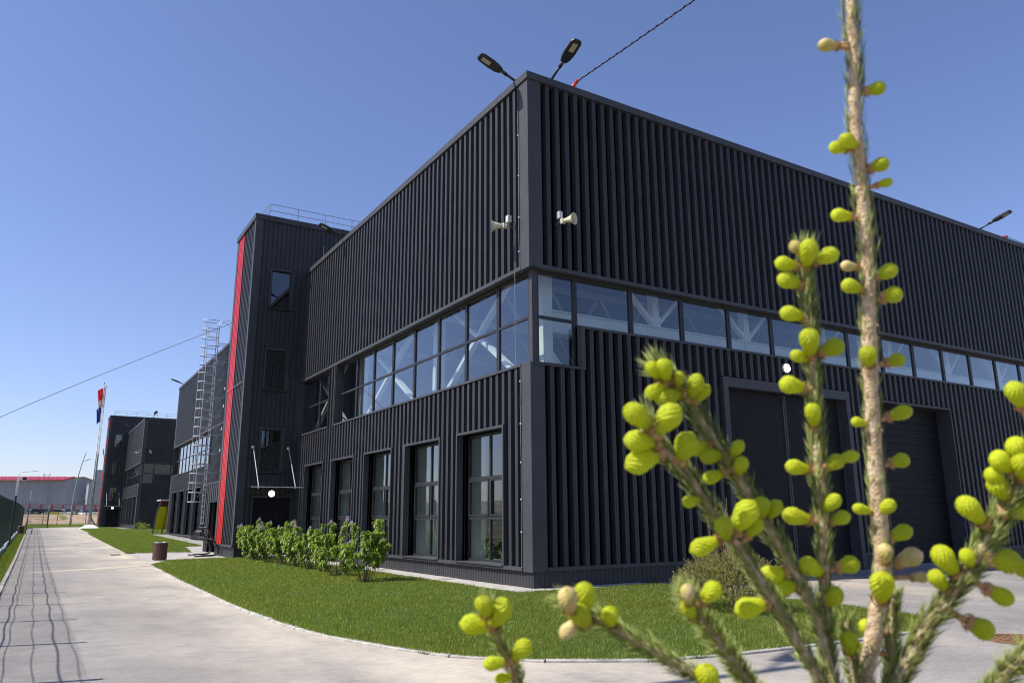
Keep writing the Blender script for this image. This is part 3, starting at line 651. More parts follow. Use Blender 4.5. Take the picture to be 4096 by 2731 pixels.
    if yellow:
        for a, b, c, d in wins: MB().box(-1.05, Y0+.45, c-.3, -.97, Y0+.53, d+.4).build('yellow_pipe', M['yellow'], t)
    # downpipe on the upper side wall
    MB().tube([(.62, Y0-.05, 12.6), (.62, Y0-.05, 11.2)], .012, 6).build('conduit', M['zinc'], t)
    # roof railing
    R_ = local(thing('roof_railing', 'thin grey guard rail on the roof of '+('the near red-striped stair tower' if not yellow else 'the far red-striped stair tower'), 'railing', hloc, group='roof railings'))
    y = Y0+.25; x0 = -1.62
    for k in range(7): MB().tube([(x0+1.17*k, y, T-.01), (x0+1.17*k, y, T+.62)], .018, 6).build('post', M['zinc'], R_)
    MB().tube([(x0, Y1-.3, T), (x0, Y1-.3, T+.62)], .018, 6).build('post', M['zinc'], R_)
    for dz in (.34, .62):
        MB().tube([(x0, y, T+dz), (x0+7.0, y, T+dz)], .013, 6).build('rail', M['zinc'], R_); MB().tube([(x0, y, T+dz), (x0, Y1-.3, T+dz)], .013, 6).build('rail', M['zinc'], R_)
    # glass canopy over the door, hung on two rods
    c = local(thing('door_canopy', 'glass canopy on two steel rods above the door of '+('the near stair tower' if not yellow else 'the far stair tower'), 'canopy', hloc, group='glass door canopies'))
    MB().box(-1.92, 15.62, 2.53, -.05, Y0-.03, 2.548).build('glass_plate', M['greenglass'], c)
    MB().box(-1.92, 15.595, 2.526, -.05, 15.618, 2.556).build('glass_edge', M['whitepaint'], c)
    for x in (-1.68, -.335):
        MB().tube([(x, Y0-.02, 4.07), (x+.05, 15.82, 2.60)], .016, 8).build('rod', M['galv'], c)
        MB().lathe([(.001, 0), (.07, 0), (.07, .02), (.03, .03), (.001, .03)], (x, Y0, 4.07), (0, -1, 0), 14).build('rosette', M['chrome'], c)
        MB().tube([(x+.05, 15.82, 2.50), (x+.05, 15.82, 2.66)], .026, 8).build('clamp', M['chrome'], c)
        MB().tube([(x-.1, Y0-.02, 2.60), (x-.1, Y0-.12, 2.60)], .032, 8).build('clamp', M['chrome'], c)
    return t
M['yellow'] = mat('yellow_pipe', (.75, .5, .02), .5)
towerA = tower((0, 0, 0), 'black stair tower with a red vertical stripe beside the lilac hedge', False)
towerB = tower((.29, 75, .48), 'distant black stair tower with a red stripe and yellow pipes behind its windows', True)

def wall_lamp(loc, axis, label):
    t = local(thing('wall_lamp', label, 'lamp', loc, group='round lit wall lamps'))
    MB().lathe([(.001, 0), (.13, 0), (.13, .06), (.118, .075)], (0, 0, 0), axis, 22).build('housing', M['greybox'], t, True)
    MB().lathe([(.118, .07), (.108, .10), (.07, .115), (.001, .12)], (0, 0, 0), axis, 22).build('diffuser', M['glow'], t, True)
wall_lamp((8.03, .015, 5.2), (0, -1, 0), 'round lit wall lamp above the big double gate')
wall_lamp((-.90, 16.83, 2.34), (0, -1, 0), 'round lit lamp over the door of the near stair tower under its canopy')
wall_lamp((-.90+.29, 75+16.83, 2.34+.48), (0, -1, 0), 'round lit lamp over the door of the far stair tower')

def horn_speaker(anchor, wall, dirv, label):
    t = local(thing('horn_speaker', label, 'loudspeaker', anchor, group='horn loudspeakers on the walls')); t.scale = (.7, .7, .7); d = np.array(dirv, float); d /= np.linalg.norm(d); out = np.array(wall, float)
    c = out*.32; 
    MB().tube([(0, 0, 0), c], .018, 8).build('mount_arm', M['zinc'], t)
    MB().lathe([(.001, -.02), (.05, -.02), (.055, .0), (.06, .16), (.075, .18), (.10, .30), (.15, .42), (.19, .47), (.196, .475), (.186, .47), (.13, .38), (.085, .27), (.05, .2), (.001, .19)], c, d, 26).build('horn', M['horn'], t, True)
    MB().lathe([(.001, .44), (.03, .44), (.036, .42), (.036, .22)], c, d, 14).build('core', M['horn'], t, True)
    b = c+d*.07; mb = MB(); mb.bar(b+np.array([0, 0, -.085]), b+np.array([0, 0, .075]), .11, .13); mb.build('driver', M['horn'], t)
    b = c-d*.02+np.array([0, 0, .23]); MB().bar(b-out*.05-np.array([0, 0, .11]), b-out*.05+np.array([0, 0, .11]), .15, .13).build('junction_box', M['greybox'], t)
    MB().tube([b-out*.05, b-out*.2+np.array([0, 0, -.05]), (0, 0, .15)], .008, 5).build('lead', M['cable'], t)
horn_speaker((0, .56, 7.74), (-1, 0, 0), (-.75, .45, -.03), 'cream horn loudspeaker on the sunlit wall left of the corner trim')
horn_speaker((.71, 0, 7.76), (0, -1, 0), (.35, -.8, -.03), 'cream horn loudspeaker on the shaded wall right of the corner trim')
horn_speaker((.29, 75.6, 8.25), (-1, 0, 0), (-.75, .4, -.03), 'far horn loudspeaker on the sunlit wall of the second hall')
horn_speaker((1.05, 75, 8.25), (0, -1, 0), (0.1, -1, -.03), 'far horn loudspeaker facing the camera on the second hall')

def floodlight(base, tip, label):
    t = local(thing('floodlight', label, 'floodlight', base, group='street light heads on the roof edges')); b = np.array(tip, float)-np.array(base, float); L = np.linalg.norm(b); d = b/L
    side = np.cross(d, (0, 0, 1.)); side /= np.linalg.norm(side); up = np.cross(side, d)
    MB().tube([-d*.12, d*(L-.62)], .03, 10).build('arm', M['lampbody'], t, True); MB().tube([d*(L-.78), d*(L-.60)], .042, 10).build('socket', M['lampbody'], t, True)
    mb = MB(); secs = [(-.62, .075, .05), (-.50, .125, .06), (-.34, .148, .055), (-.06, .138, .045), (0.0, .095, .035)]; vs = []
    for s, w, h in secs:
        for sx, sz in ((-1, -.55), (1, -.55), (1, .2), (.6, 1), (-.6, 1), (-1, .2)): vs.append(d*(L+s)+side*w*sx+up*h*sz)
    n = 6; mb.add(vs, [(i*n+k, i*n+(k+1) % n, (i+1)*n+(k+1) % n, (i+1)*n+k) for i in range(len(secs)-1) for k in range(n)]+[tuple(range(n))[::-1], tuple(4*n+k for k in range(n))])
    hd = mb.build('head', M['lampbody'], t)
    q = [d*(L+s)+side*w-up*.036 for s, w in ((-.31, -.062), (-.31, .062), (-.09, .062), (-.09, -.062))]; mb = MB(); mb.add(q+[p+up*.02 for p in q], [(0, 1, 2, 3), (4, 7, 6, 5), (0, 4, 5, 1), (1, 5, 6, 2), (2, 6, 7, 3), (3, 7, 4, 0)]); mb.build('lens', M['galvlamp'], hd)
fz = zoomp(1880, 130, 480/2352)
floodlight((.1, .53, 11.36), on('y', .53, *fz(185, 450)), 'floodlight leaning left from the roof corner above the sunlit wall')
floodlight((.70, .1, 11.36), on('x', .70, *fz(2110, 150)), 'floodlight rising right of the roof corner over the shaded wall')
z1_ = zoomp(3300, 700, .574); floodlight((19.3, .1, 11.36), on('x', 19.45, *z1_(1297, 250)), 'floodlight on the roof edge at the far right of the picture')
z3_ = zoomp(900, 700, .638); floodlight((.1, 12.45, 11.36), on('y', 12.45, *z3_(593, 306)), 'floodlight in front of the near stair tower above the sunlit wall')
za_ = zoomp(600, 1480, .2551); floodlight((.1, 48.3, 11.36), on('y', 48.3, *za_(333, 140)), 'floodlight on the roof edge at the far end of the near hall')
zc_ = zoomp(380, 1580, 360/1008); floodlight(on('y', 75.1, *zc_(653, 248)), on('y', 73.9, *zc_(690, 178)), 'small far floodlight on the shaded roof edge of the second hall')
floodlight((.39, 87.0, 11.84), on('y', 87.0, *zc_(342, 320)), 'small far floodlight above the sunlit wall of the second hall')
floodlight((-1.87, 93.5, 8.3), on('y', 93.5, *zc_(88, 597)), 'tiny far floodlight sticking out left of the far stair tower')

# ------------------------------------------------------------------ caged ladder
t = thing('caged_ladder', 'tall galvanised ladder with safety cage left of the red stripe', 'ladder', (-.5, 32.65, 0)); Z = M['galv']
ya, yb, xl, zb0, zt = 32.30, 32.98, -.55, 1.12, 12.55
for y in (ya, yb):
    MB().bar((xl, y, zb0), (xl, y, zt-.2), .05, .03, (0, 1, 0)).build('stringer', Z, t)
    pts = [(xl, y, zt-.2)]+[(xl+.75*(1-math.cos(a))*.5, y, zt-.2+.38*math.sin(a)) for a in np.linspace(.2, math.pi, 9)]+[(xl+.75, y, 11.3)]
    MB().tube(pts, .022, 8).build('top_handrail', Z, t, True)
k = 0; zz = zb0+.1
while zz < zt-.3: MB().tube([(xl, ya, zz), (xl, yb, zz)], .012, 6).build('rung', Z, t); zz += .3
hoop = [(xl-.02, ya, 0)]+[(xl-.42-.44*math.sin(a), (ya+yb)/2-.40*math.cos(a), 0) for a in np.linspace(0, math.pi, 13)]+[(xl-.02, yb, 0)]
hm = MB()
for a, b in zip(hoop[:-1], hoop[1:]): hm.bar(a, b, .008, .05)
hm = hm.mesh('hoop', Z)
for k in range(21): link('hoop', hm, t, (0, 0, 2.35+.515*k))
for a in (math.pi*.12, math.pi*.5, math.pi*.88):
    p = (xl-.42-.44*math.sin(a), (ya+yb)/2-.40*math.cos(a)); MB().bar((p[0], p[1], 2.33), (p[0], p[1], 12.68), .04, .008, (math.sin(a), math.cos(a), 0)).build('cage_strap', Z, t)
for k in range(9):
    for y in (ya, yb): MB().bar((xl, y, 2.9+1.05*k), (.02, y, 2.9+1.05*k), .04, .04).build('wall_bracket', Z, t)
for k in range(6): MB().bar((xl-.42, ya-.4*0, 3.1+1.7*k-.5), (xl, ya, 3.1+1.7*k+.35), .03, .008).build('cage_stay', Z, t)
for zz in (5.1, 6.3, 7.6, 8.6): MB().box(-.03, 32.0, zz, .0, 32.25, zz+.16).build('wall_plate', M['greybox'], t)

# ------------------------------------------------------------------ cables
def cable(pts, r, name, label, twist=False):
    t = thing(name, label, 'cable', pts[0]); P = [np.array(p, float) for p in pts]
    MB().tube(P, r, 6).build('wire', M['cable'], t, True)
    if twist:
        L = sum(np.linalg.norm(b-a) for a, b in zip(P[:-1], P[1:])); n = int(L/.07); hel = []
        cum = np.concatenate([[0], np.cumsum([np.linalg.norm(b-a) for a, b in zip(P[:-1], P[1:])])])
        for i in range(n):
            s = L*i/n; p = np.array([np.interp(s, cum, [q[k] for q in P]) for k in range(3)]); a = s*2*math.pi/.28; d = P[-1]-P[0]; d /= np.linalg.norm(d)
            x = np.cross(d, (0, 0, 1.)); x /= np.linalg.norm(x); y = np.cross(x, d); hel.append(p+(x*math.cos(a)+y*math.sin(a))*(r+.006))
        MB().tube(hel, .009, 5).build('support_wire', M['blackpaint'], t, True)
    return t
A = np.array([1.42, .05, 11.55]); B = on('y', -4.0, 1585*1.7415, 0); D_ = B+(B-A)*2.7
cab = [A+(D_-A)*s-np.array([0, 0, .35*4*s*(1-s)*.25]) for s in np.linspace(0, 1, 30)]
tc = cable(cab, .014, 'overhead_cable', 'twisted black overhead cable rising from the right roof edge into the sky', True)
MB().tube([(1.30, .10, 11.34), (1.46, .02, 11.60)], .045, 10).build('red_sleeve', M['red'], tc, True)
tp = thing('utility_pole', 'tall concrete utility pole outside the picture carrying the twisted cable', 'pole', (D_[0], D_[1], 0)); MB().tube([(D_[0], D_[1], 0), (D_[0], D_[1], D_[2]+.3)], [.17, .11], 10).build('shaft', M['concrete'], tp, True)
A = np.array([0.0, 24.0, 11.36]); B = on('y', 31.0, 0, 958*1.7415); m1 = on('y', 27.2, 250*1.7415, 853*1.7415)
def quad(a, m, b, s): return a*(1-s)*(1-s)+2*(m-.25*(a+b))*2*s*(1-s)+b*s*s if False else a*(2*s-1)*(s-1)+m*4*s*(1-s)+b*s*(2*s-1)
E_ = quad(A, m1, B, 1.3); cable([quad(A, m1, B, s) for s in np.linspace(0, 1.3, 34)], .013, 'overhead_cable', 'thin dark cable sagging across the sky from the near tower to the left edge')
tp = thing('utility_pole', 'short utility pole beyond the green fence outside the left edge', 'pole', (E_[0], E_[1], 0)); MB().tube([(E_[0], E_[1], 0), (E_[0], E_[1], E_[2]+.2)], [.13, .09], 10).build('shaft', M['concrete'], tp, True)
rs = thing('cable_anchor', 'small red cable anchor on the roof edge at the far right', 'anchor', (20.8, .1, 11.36)); MB().tube([(20.7, .1, 11.34), (21.15, .0, 11.44)], .05, 8).build('sleeve', M['red'], rs, True); MB().tube([(21.1, .0, 11.43), (27., .1, 11.40)], .012, 5).build('wire', M['cable'], rs)

# ------------------------------------------------------------------ flagpoles and street lamps
zf = zoomp(0, 1820, 420/2058); zg = zoomp(340, 1500, 120/299)
FB = on_ground(*zf(1750, 1440)); fy = FB[1]; fzz = gz(fy)
base = thing('concrete_block', 'white concrete block at the foot of the flagpoles on the grass', 'plinth', (FB[0], fy, fzz))
mb = MB(); w = .95; n = [(-w, -w), (w, -w), (w, w), (-w, w)]; mb.add([(FB[0]+x, fy+y, fzz) for x, y in n]+[(FB[0]+x*.42, fy+y*.42, fzz+.42) for x, y in n], [(0, 1, 5, 4), (1, 2, 6, 5), (2, 3, 7, 6), (3, 0, 4, 7), (4, 5, 6, 7)]); mb.build('block', M['whitepaint'], base)
flagred = two_sided('red_flag_cloth', (.62, .03, .05), (.6, .03, .05), .7, .15, .4); flagblue = two_sided('blue_flag_cloth', (.03, .05, .30), (.03, .05, .3), .7, .15, .4); flagwhite = two_sided('white_flag_cloth', (.7, .7, .7), (.6, .6, .6), .7, .1, .4)
def flagpole(x, dy, ztop, rad, flag, label):
    t = thing('flagpole', label, 'flagpole', (x, fy+dy, fzz+.4), group='flagpoles on the white block'); zb_ = fzz+.38; zm = zb_+(ztop-zb_)*.52
    MB().tube([(x, fy+dy, zb_), (x, fy+dy, zm), (x, fy+dy, zm+.01), (x, fy+dy, ztop)], [rad, rad, rad*.72, rad*.55], 10).build('pole', M['pole'], t, True); MB().tube([(x, fy+dy, ztop), (x, fy+dy, ztop+.12)], .05, 8).build('finial', M['lampbody'], t)
    for (z0, z1, w, m, sgn) in flag:
        mb = MB(); nx, nz = 8, 10; vs = []
        for j in range(nz+1):
            for i in range(nx+1):
                u, v = i/nx, j/nz; vs.append((x+sgn*(.03+w*u*(1-.35*v)), fy+dy+.16*math.sin(u*9+v*2)*u, z1-(z1-z0)*v-.35*u*u))
        mb.add(vs, [(j*(nx+1)+i, j*(nx+1)+i+1, (j+1)*(nx+1)+i+1, (j+1)*(nx+1)+i) for j in range(nz) for i in range(nx)]); mb.build('flag', m, t, True)
zt1 = on('y', fy, *zg(187, 85))[2]; s_ = (fy-CAM[1])
x1 = on('y', fy, *zf(1725, 1385))[0]; x3 = on('y', fy, *zf(1768, 1385))[0]
flagpole(x1, 0, zt1, .06, [(zt1-4.3, zt1-2.6, .45, flagblue, -1), (zt1-2.7, zt1-1.7, .4, flagwhite, -1), (zt1-1.8, zt1-.9, .42, flagred, -1)], 'flagpole on the left with a limp white blue and red flag')
flagpole(x3, .2, zt1-.3, .06, [(zt1-2.6, zt1-.45, .75, flagred, -1)], 'flagpole on the right flying a furled red flag')
flagpole((x1+x3)/2, -.3, zt1-.6, .05, [], 'middle flagpole without a flag of its own on the white block')

def street_lamp(base, lean, h, label, name='street_lamp', arm=(1, 0)):
    t = local(thing(name, label, 'street lamp', base)); pts = []; rr = []
    for s in np.linspace(0, 1, 22): pts.append((lean[0]*s**2.6, lean[1]*s**2.6, h*(s-.02*s**3))); rr.append(.115-.055*s)
    MB().tube(pts, rr, 10).build('pole', M['pole'], t, True)
    q = np.array(pts[18]); e = q+np.array([arm[0]*.9, arm[1]*.9, .42]); MB().tube([q, q+(e-q)*.6], .03, 8).build('arm', M['zinc'], t)
    d = (e-q)/np.linalg.norm(e-q); MB().bar(q+d*.5, e+d*.2, .22, .07).build('head', M['lampbody'], t); return t
LB = on_ground(*zf(1365, 1372)); kk = (LB[1]-CAM[1])
tip = on('y', LB[1], 605*.574, 1400+698*.574)
street_lamp(tuple(LB), (tip[0]-LB[0], 0.3), tip[2]-LB[2], 'curved grey street lamp standing behind the flagpoles')
street_lamp((-10.2, -6.5, 0), (.1, .75), 11.4, 'curved street lamp by the fence outside the picture whose shadow crosses the foreground', arm=(.8, .6))

# ------------------------------------------------------------------ green mesh fence along the path
FX = -9.66
def mesh_panel(L, h, key=None, nv=50, r=.0045):
    mb = MB(); ths = [-.02, .03]
    for k in range(nv+1): y = L*k/nv; mb.bar((0, y, .04), (0, y, h), r*2, r*2)
    for z in (.06, .35, .42, .70, 1.0, 1.28, 1.35, 1.66, 1.96, h-.05):
        f = .045 if z in (.35, 1.28, 1.96) else 0
        sag = [(-.012-f*.3, y, z+.016*math.sin(y*2.4+z*5)) for y in np.linspace(0, L, 9)]
        mb.tube(sag, .006 if not f else .011, 4)
    return mb.mesh('mesh_panel', M['greenpaint'])
fence = thing('mesh_fence', 'tall dark green welded mesh fence running along the left side of the path', 'fence', (FX, 0, 0))
pm = mesh_panel(2.46, 2.2); post = MB().box(-.03, -.03, -.1, .05, .03, 2.30).mesh('fence_post', M['greenpaint']); cap = MB().box(-.034, -.034, 2.30, .054, .034, 2.325).mesh('post_cap', M['rubber'])
bolt = MB().box(-.05, -.02, 0, -.03, .02, .03).mesh('clamp', M['zinc'])
y = -6.9
while y < 92:
    po = link('fence_post', post, fence, (FX, y, gz(y))); link('post_cap', cap, po)
    if y > 15:
        for z in (.35, 1.2, 1.95): o = link('clamp', bolt, po, (.085, 0, z))
    link('mesh_panel', pm, fence, (FX+.04, y+.02, gz(y)), (math.atan2(gz(y+2.5)-gz(y), 2.5), 0, 0)); y += 2.5
ctrl = [on_ground(*zoomp(0, 1960, 140/784)(a, b)) for a, b in ((0, 1440), (180, 1160))]
bd = tag(thing('fence_board', 'pale blue board lying along the foot of the green fence', 'board', (FX+.1, 0, 0)))
mb = MB(); ys = np.linspace(8, 92, 80); prev = None
for y in ys:
    x = FX+.12+.025*math.sin(y*.7)+.012*math.sin(y*2.1); z = gz(y); cur = [(x, y, z+.015), (x+.10, y, z+.02), (x+.10, y, z+.10), (x+.07, y, z+.16+.02*math.sin(y)), (x-.03, y, z+.17)]
    if prev: mb.add(prev+cur, [(k, k+1, k+6, k+5) for k in range(4)]+[(4, 0, 5, 9)])
    prev = cur
mb.build('board', M['blueboard'], bd)
# wicket panel across the far end of the fence
t = thing('fence_gate', 'dark green mesh gate leaf standing across the far end of the fence', 'gate', (FX, 93, gz(93)))
o = link('mesh_panel', pm, t, (FX+.1, 93, gz(93)), (0, 0, -math.pi/2))
for x in (FX+.05, FX+2.6): MB().box(x-.04, 92.96, gz(93), x+.04, 93.04, gz(93)+2.35).build('gate_post', M['greenpaint'], t)
MB().box(FX+.05, 93.05, gz(93)+1.5, FX+.6, 93.06, gz(93)+2.0).build('sign_plate', M['whitepaint'], t) if False else None
def camera_pole(base, h, label):
    t = local(thing('camera_pole', label, 'pole', base)); MB().tube([(0, 0, 0), (0, 0, h*.72)], .045, 8).build('lower_pole', M['lampbody'], t); MB().box(-.055, -.055, h*.72, .055, .055, h).build('white_mast', M['whitepaint'], t)
    MB().tube([(0, 0, h), (.03, 0, h+.12), (.15, 0, h+.22), (.85, 0, h+.30)], .012, 6).build('bracket_arm', M['zinc'], t); MB().tube([(.0, 0, h-.1), (.16, 0, h-.12)], .02, 6).build('camera_arm', M['whitepaint'], t)
    mb = MB(); mb.box(.14, -.2, h-.19, .38, .1, h-.05); cb = mb.build('camera_body', M['whitepaint'], t); MB().box(.20, -.21, h-.175, .375, -.201, h-.065).build('lens_hood', M['darkgap'], cb)
camera_pole((-9.42, 34.5, gz(34.5)), 3.5, 'black and white mast with a surveillance camera beside the green fence')
p = on_ground(*zf(925, 1385)); camera_pole((p[0], 126., gz(126)), 3.0, 'small distant camera mast with white top in front of the dirt bank')
p = on('y', 138, *zf(580, 960)); camera_pole((p[0], 138., gz(138)), 5.6, 'distant camera mast left of the parked cars near the fence end')

# far fence in front of the dirt bank
t = thing('mesh_fence', 'low dark mesh fence with thin posts in front of the dirt bank', 'fence', (0, 128, gz(128)))
fp = MB().box(-.04, -.04, 0, .04, .04, 2.05).mesh('fence_post', M['greenpaint'])
wl = mesh_panel(1.9, 1.9, nv=14, r=.003)
for k in range(16):
    x = -9.3+1.95*k; yy = 127+.35*k*.4; link('fence_post', fp, t, (x, yy, gz(yy))); MB().bar((x, yy, gz(yy)+.25), (x+1.95, yy+.14, gz(yy)+.25), .05, .05).build('lower_rail', M['greenpaint'], t)

# ------------------------------------------------------------------ bins, rack, bench, shelter, bollard
def slat_bin(loc, label, h=.60, r=.235, m='wood'):
    t = local(thing('litter_bin', label, 'bin', loc)); n = 16
    MB().lathe([(r-.03, .02), (r-.03, h-.02)], (0, 0, 0), (0, 0, 1), 24).build('drum', M['rubber'], t)
    MB().lathe([(r-.045, h-.03), (r-.045, h+.004), (r+.008, h+.008), (r+.010, h-.012), (r-.02, h-.014)], (0, 0, 0), (0, 0, 1), 28).build('rim', M['zinc'], t, True)
    sl = MB().box(r-.028, -.041, .015, r, .041, h-.012).mesh('slat', M[m])
    for k in range(n): link('slat', sl, t, (0, 0, 0), (0, 0, 2*math.pi*k/n))
    MB().lathe([(.001, .0), (r-.06, 0), (r-.06, .02), (.001, .02)], (0, 0, 0), (0, 0, 1), 20).build('foot', M['lampbody'], t)
slat_bin((-4.53, 17.35, .012), 'round brown slatted litter bin at the corner of the lawn beside the path')
fl = zoomp(0, 1960, 140/784); p = on_ground(*fl(450, 985)); sc = (p[1]-CAM[1])/FPX
slat_bin((p[0], p[1], gz(p[1])), 'grey-brown slatted litter bin beside the green fence far down the path', .62, .24)
t = local(thing('park_bench', 'dark green bench beside the fence and the far litter bin', 'bench', (p[0]+.55, p[1]+1.2, gz(p[1]))))
for k in range(4): MB().box(-.22+.115*k, -.75, .43, -.12+.115*k, .75, .465).build('seat_slat', M['greenpaint'], t)
for k in range(3): MB().box(-.30, -.75, .58+.12*k, -.27, .75, .68+.12*k).build('back_slat', M['greenpaint'], t)
for y in (-.6, .6):
    MB().box(-.24, y-.03, 0, -.19, y+.03, .92).build('leg', M['lampbody'], t); MB().box(.17, y-.03, 0, .22, y+.03, .43).build('leg', M['lampbody'], t)
# black tubular rack by the tower
def tube_rack(loc, label):
    t = local(thing('tubular_rack', label, 'rack', loc, group='black tubular racks beside the stair towers'))
    prof = [(-.86, .035), (-.25, .035), (-.10, .06), (-.02, .14), (.0, .26), (-.06, .38), (-.26, .68), (-.36, .82), (-.42, .98), (-.46, 1.06), (-.53, 1.09)]
    for y in (0, 1.45): MB().tube([(x, y, z) for x, z in prof], .034, 10).build('side_frame', M['blackpaint'], t, True)
    MB().tube([(-.53, 0, 1.09), (-.53, 1.45, 1.09)], .03, 8).build('top_rail', M['blackpaint'], t, True); MB().tube([(-.28, 0, .64), (-.28, 1.45, .64)], .025, 8).build('mid_rail', M['blackpaint'], t, True)
    for k in range(6):
        y = .12+.24*k; MB().tube([(-.53, y, 1.09), (-.70, y, .92), (-.83, y, .70), (-.84, y, .65), (-.80, y, .625), (-.5, y, .63), (-.28, y, .64), (-.22, y, .67)], .014, 6).build('loop', M['blackpaint'], t, True)
tube_rack((-2.24, 18.95, .01), 'black tubular bicycle rack in front of the red stripe of the near tower'); 
tube_rack((-2.0, 95.3, gz(95)), 'far black tubular rack left of the far stair tower')
# smoking shelter with yellow glass
t = local(thing('glass_shelter', 'small shelter with yellow glass sides and a red roof band on the lawn', 'shelter', (-.22, 52.3, gz(52.3))))
def panel(x0, x1, y0, y1, z0, z1, m, nm): MB().box(x0, y0, z0, x1, y1, z1).build(nm, m, t)
for x in (-.55, .2, 1.9):
    MB().tube([(x, -.9 if x < 0 else 0, 0), (x+.16, -.9 if x < 0 else 0, 1.6), (x+.42, -.9 if x < 0 else 0, 2.5)] if x < 1 else [(x, 0, 0), (x, 0, 2.5)], .05, 8).build('post', M['lampbody'], t)
mb = MB(); mb.add([(.25, -.02, .35), (1.9, -.02, .35), (1.9, -.02, 2.05), (.5, -.02, 2.05), (.25, .0, .35), (1.9, .0, .35), (1.9, .0, 2.05), (.5, .0, 2.05)], [(0, 1, 2, 3), (4, 7, 6, 5), (0, 4, 5, 1), (1, 5, 6, 2), (2, 6, 7, 3), (3, 7, 4, 0)]); mb.build('front_pane', M['yellowpanel'], t)
mb = MB(); mb.add([(-.5, -.85, .35), (.22, -.02, .35), (.45, -.02, 2.05), (-.25, -.85, 2.05), (-.49, -.86, .35), (.23, -.03, .35), (.46, -.03, 2.05), (-.24, -.86, 2.05)], [(0, 1, 2, 3), (4, 7, 6, 5), (0, 4, 5, 1), (1, 5, 6, 2), (2, 6, 7, 3), (3, 7, 4, 0)]); mb.build('side_pane', M['yellowpanel'], t)
panel(.5, 1.95, -.05, -.01, 2.08, 2.48, M['redroof'], 'roof_band'); mb = MB(); mb.add([(-.22, -.88, 2.08), (.46, -.05, 2.08), (.52, -.05, 2.48), (-.16, -.88, 2.48)], [(0, 1, 2, 3)]); mb.build('roof_band', M['redglass'], t)
panel(-.2, 2.0, -.95, 1.2, 2.5, 2.58, M['greybox'], 'roof')
for z in (.75, .95): panel(.3, 1.9, -.06, -.03, z, z+.04, M['yellow'], 'rail')
# small bollard light behind the spruce bush
t = local(thing('bollard_light', 'short grey bollard light standing behind the small spruce bush', 'bollard', (6.6, -.72, 0)))
MB().tube([(0, 0, 0), (0, 0, .36)], .055, 14).build('post', M['lampbody'], t, True); MB().tube([(0, 0, .36), (0, 0, .55)], .065, 16).build('head', M['greybox'], t, True); MB().tube([(0, 0, .55), (0, 0, .57)], .07, 16).build('cap', M['zinc'], t)
# lightning cable on the corner
t = thing('corner_cable', 'thin pale cable clipped down the left edge of the hall corner trim', 'cable', (-.01, .38, .4))
for a, b in ((.42, ZB), (ZB, ZS), (ZS, H-.25)): MB().tube([(-.015+(.0 if i % 2 else -.006), .372+(.19 if (a > 4 and a < 6) else .006*math.sin(i)), a+(b-a)*i/10) for i in range(11)], .006, 5).build('wire', M['zinc'], t)
for z in (1.1, 1.75, 2.5, 3.3, 4.2, 7.1, 7.9, 8.9, 9.9): MB().box(-.03, .36, z, -.0, .39, z+.03).build('clip', M['greybox'], t)
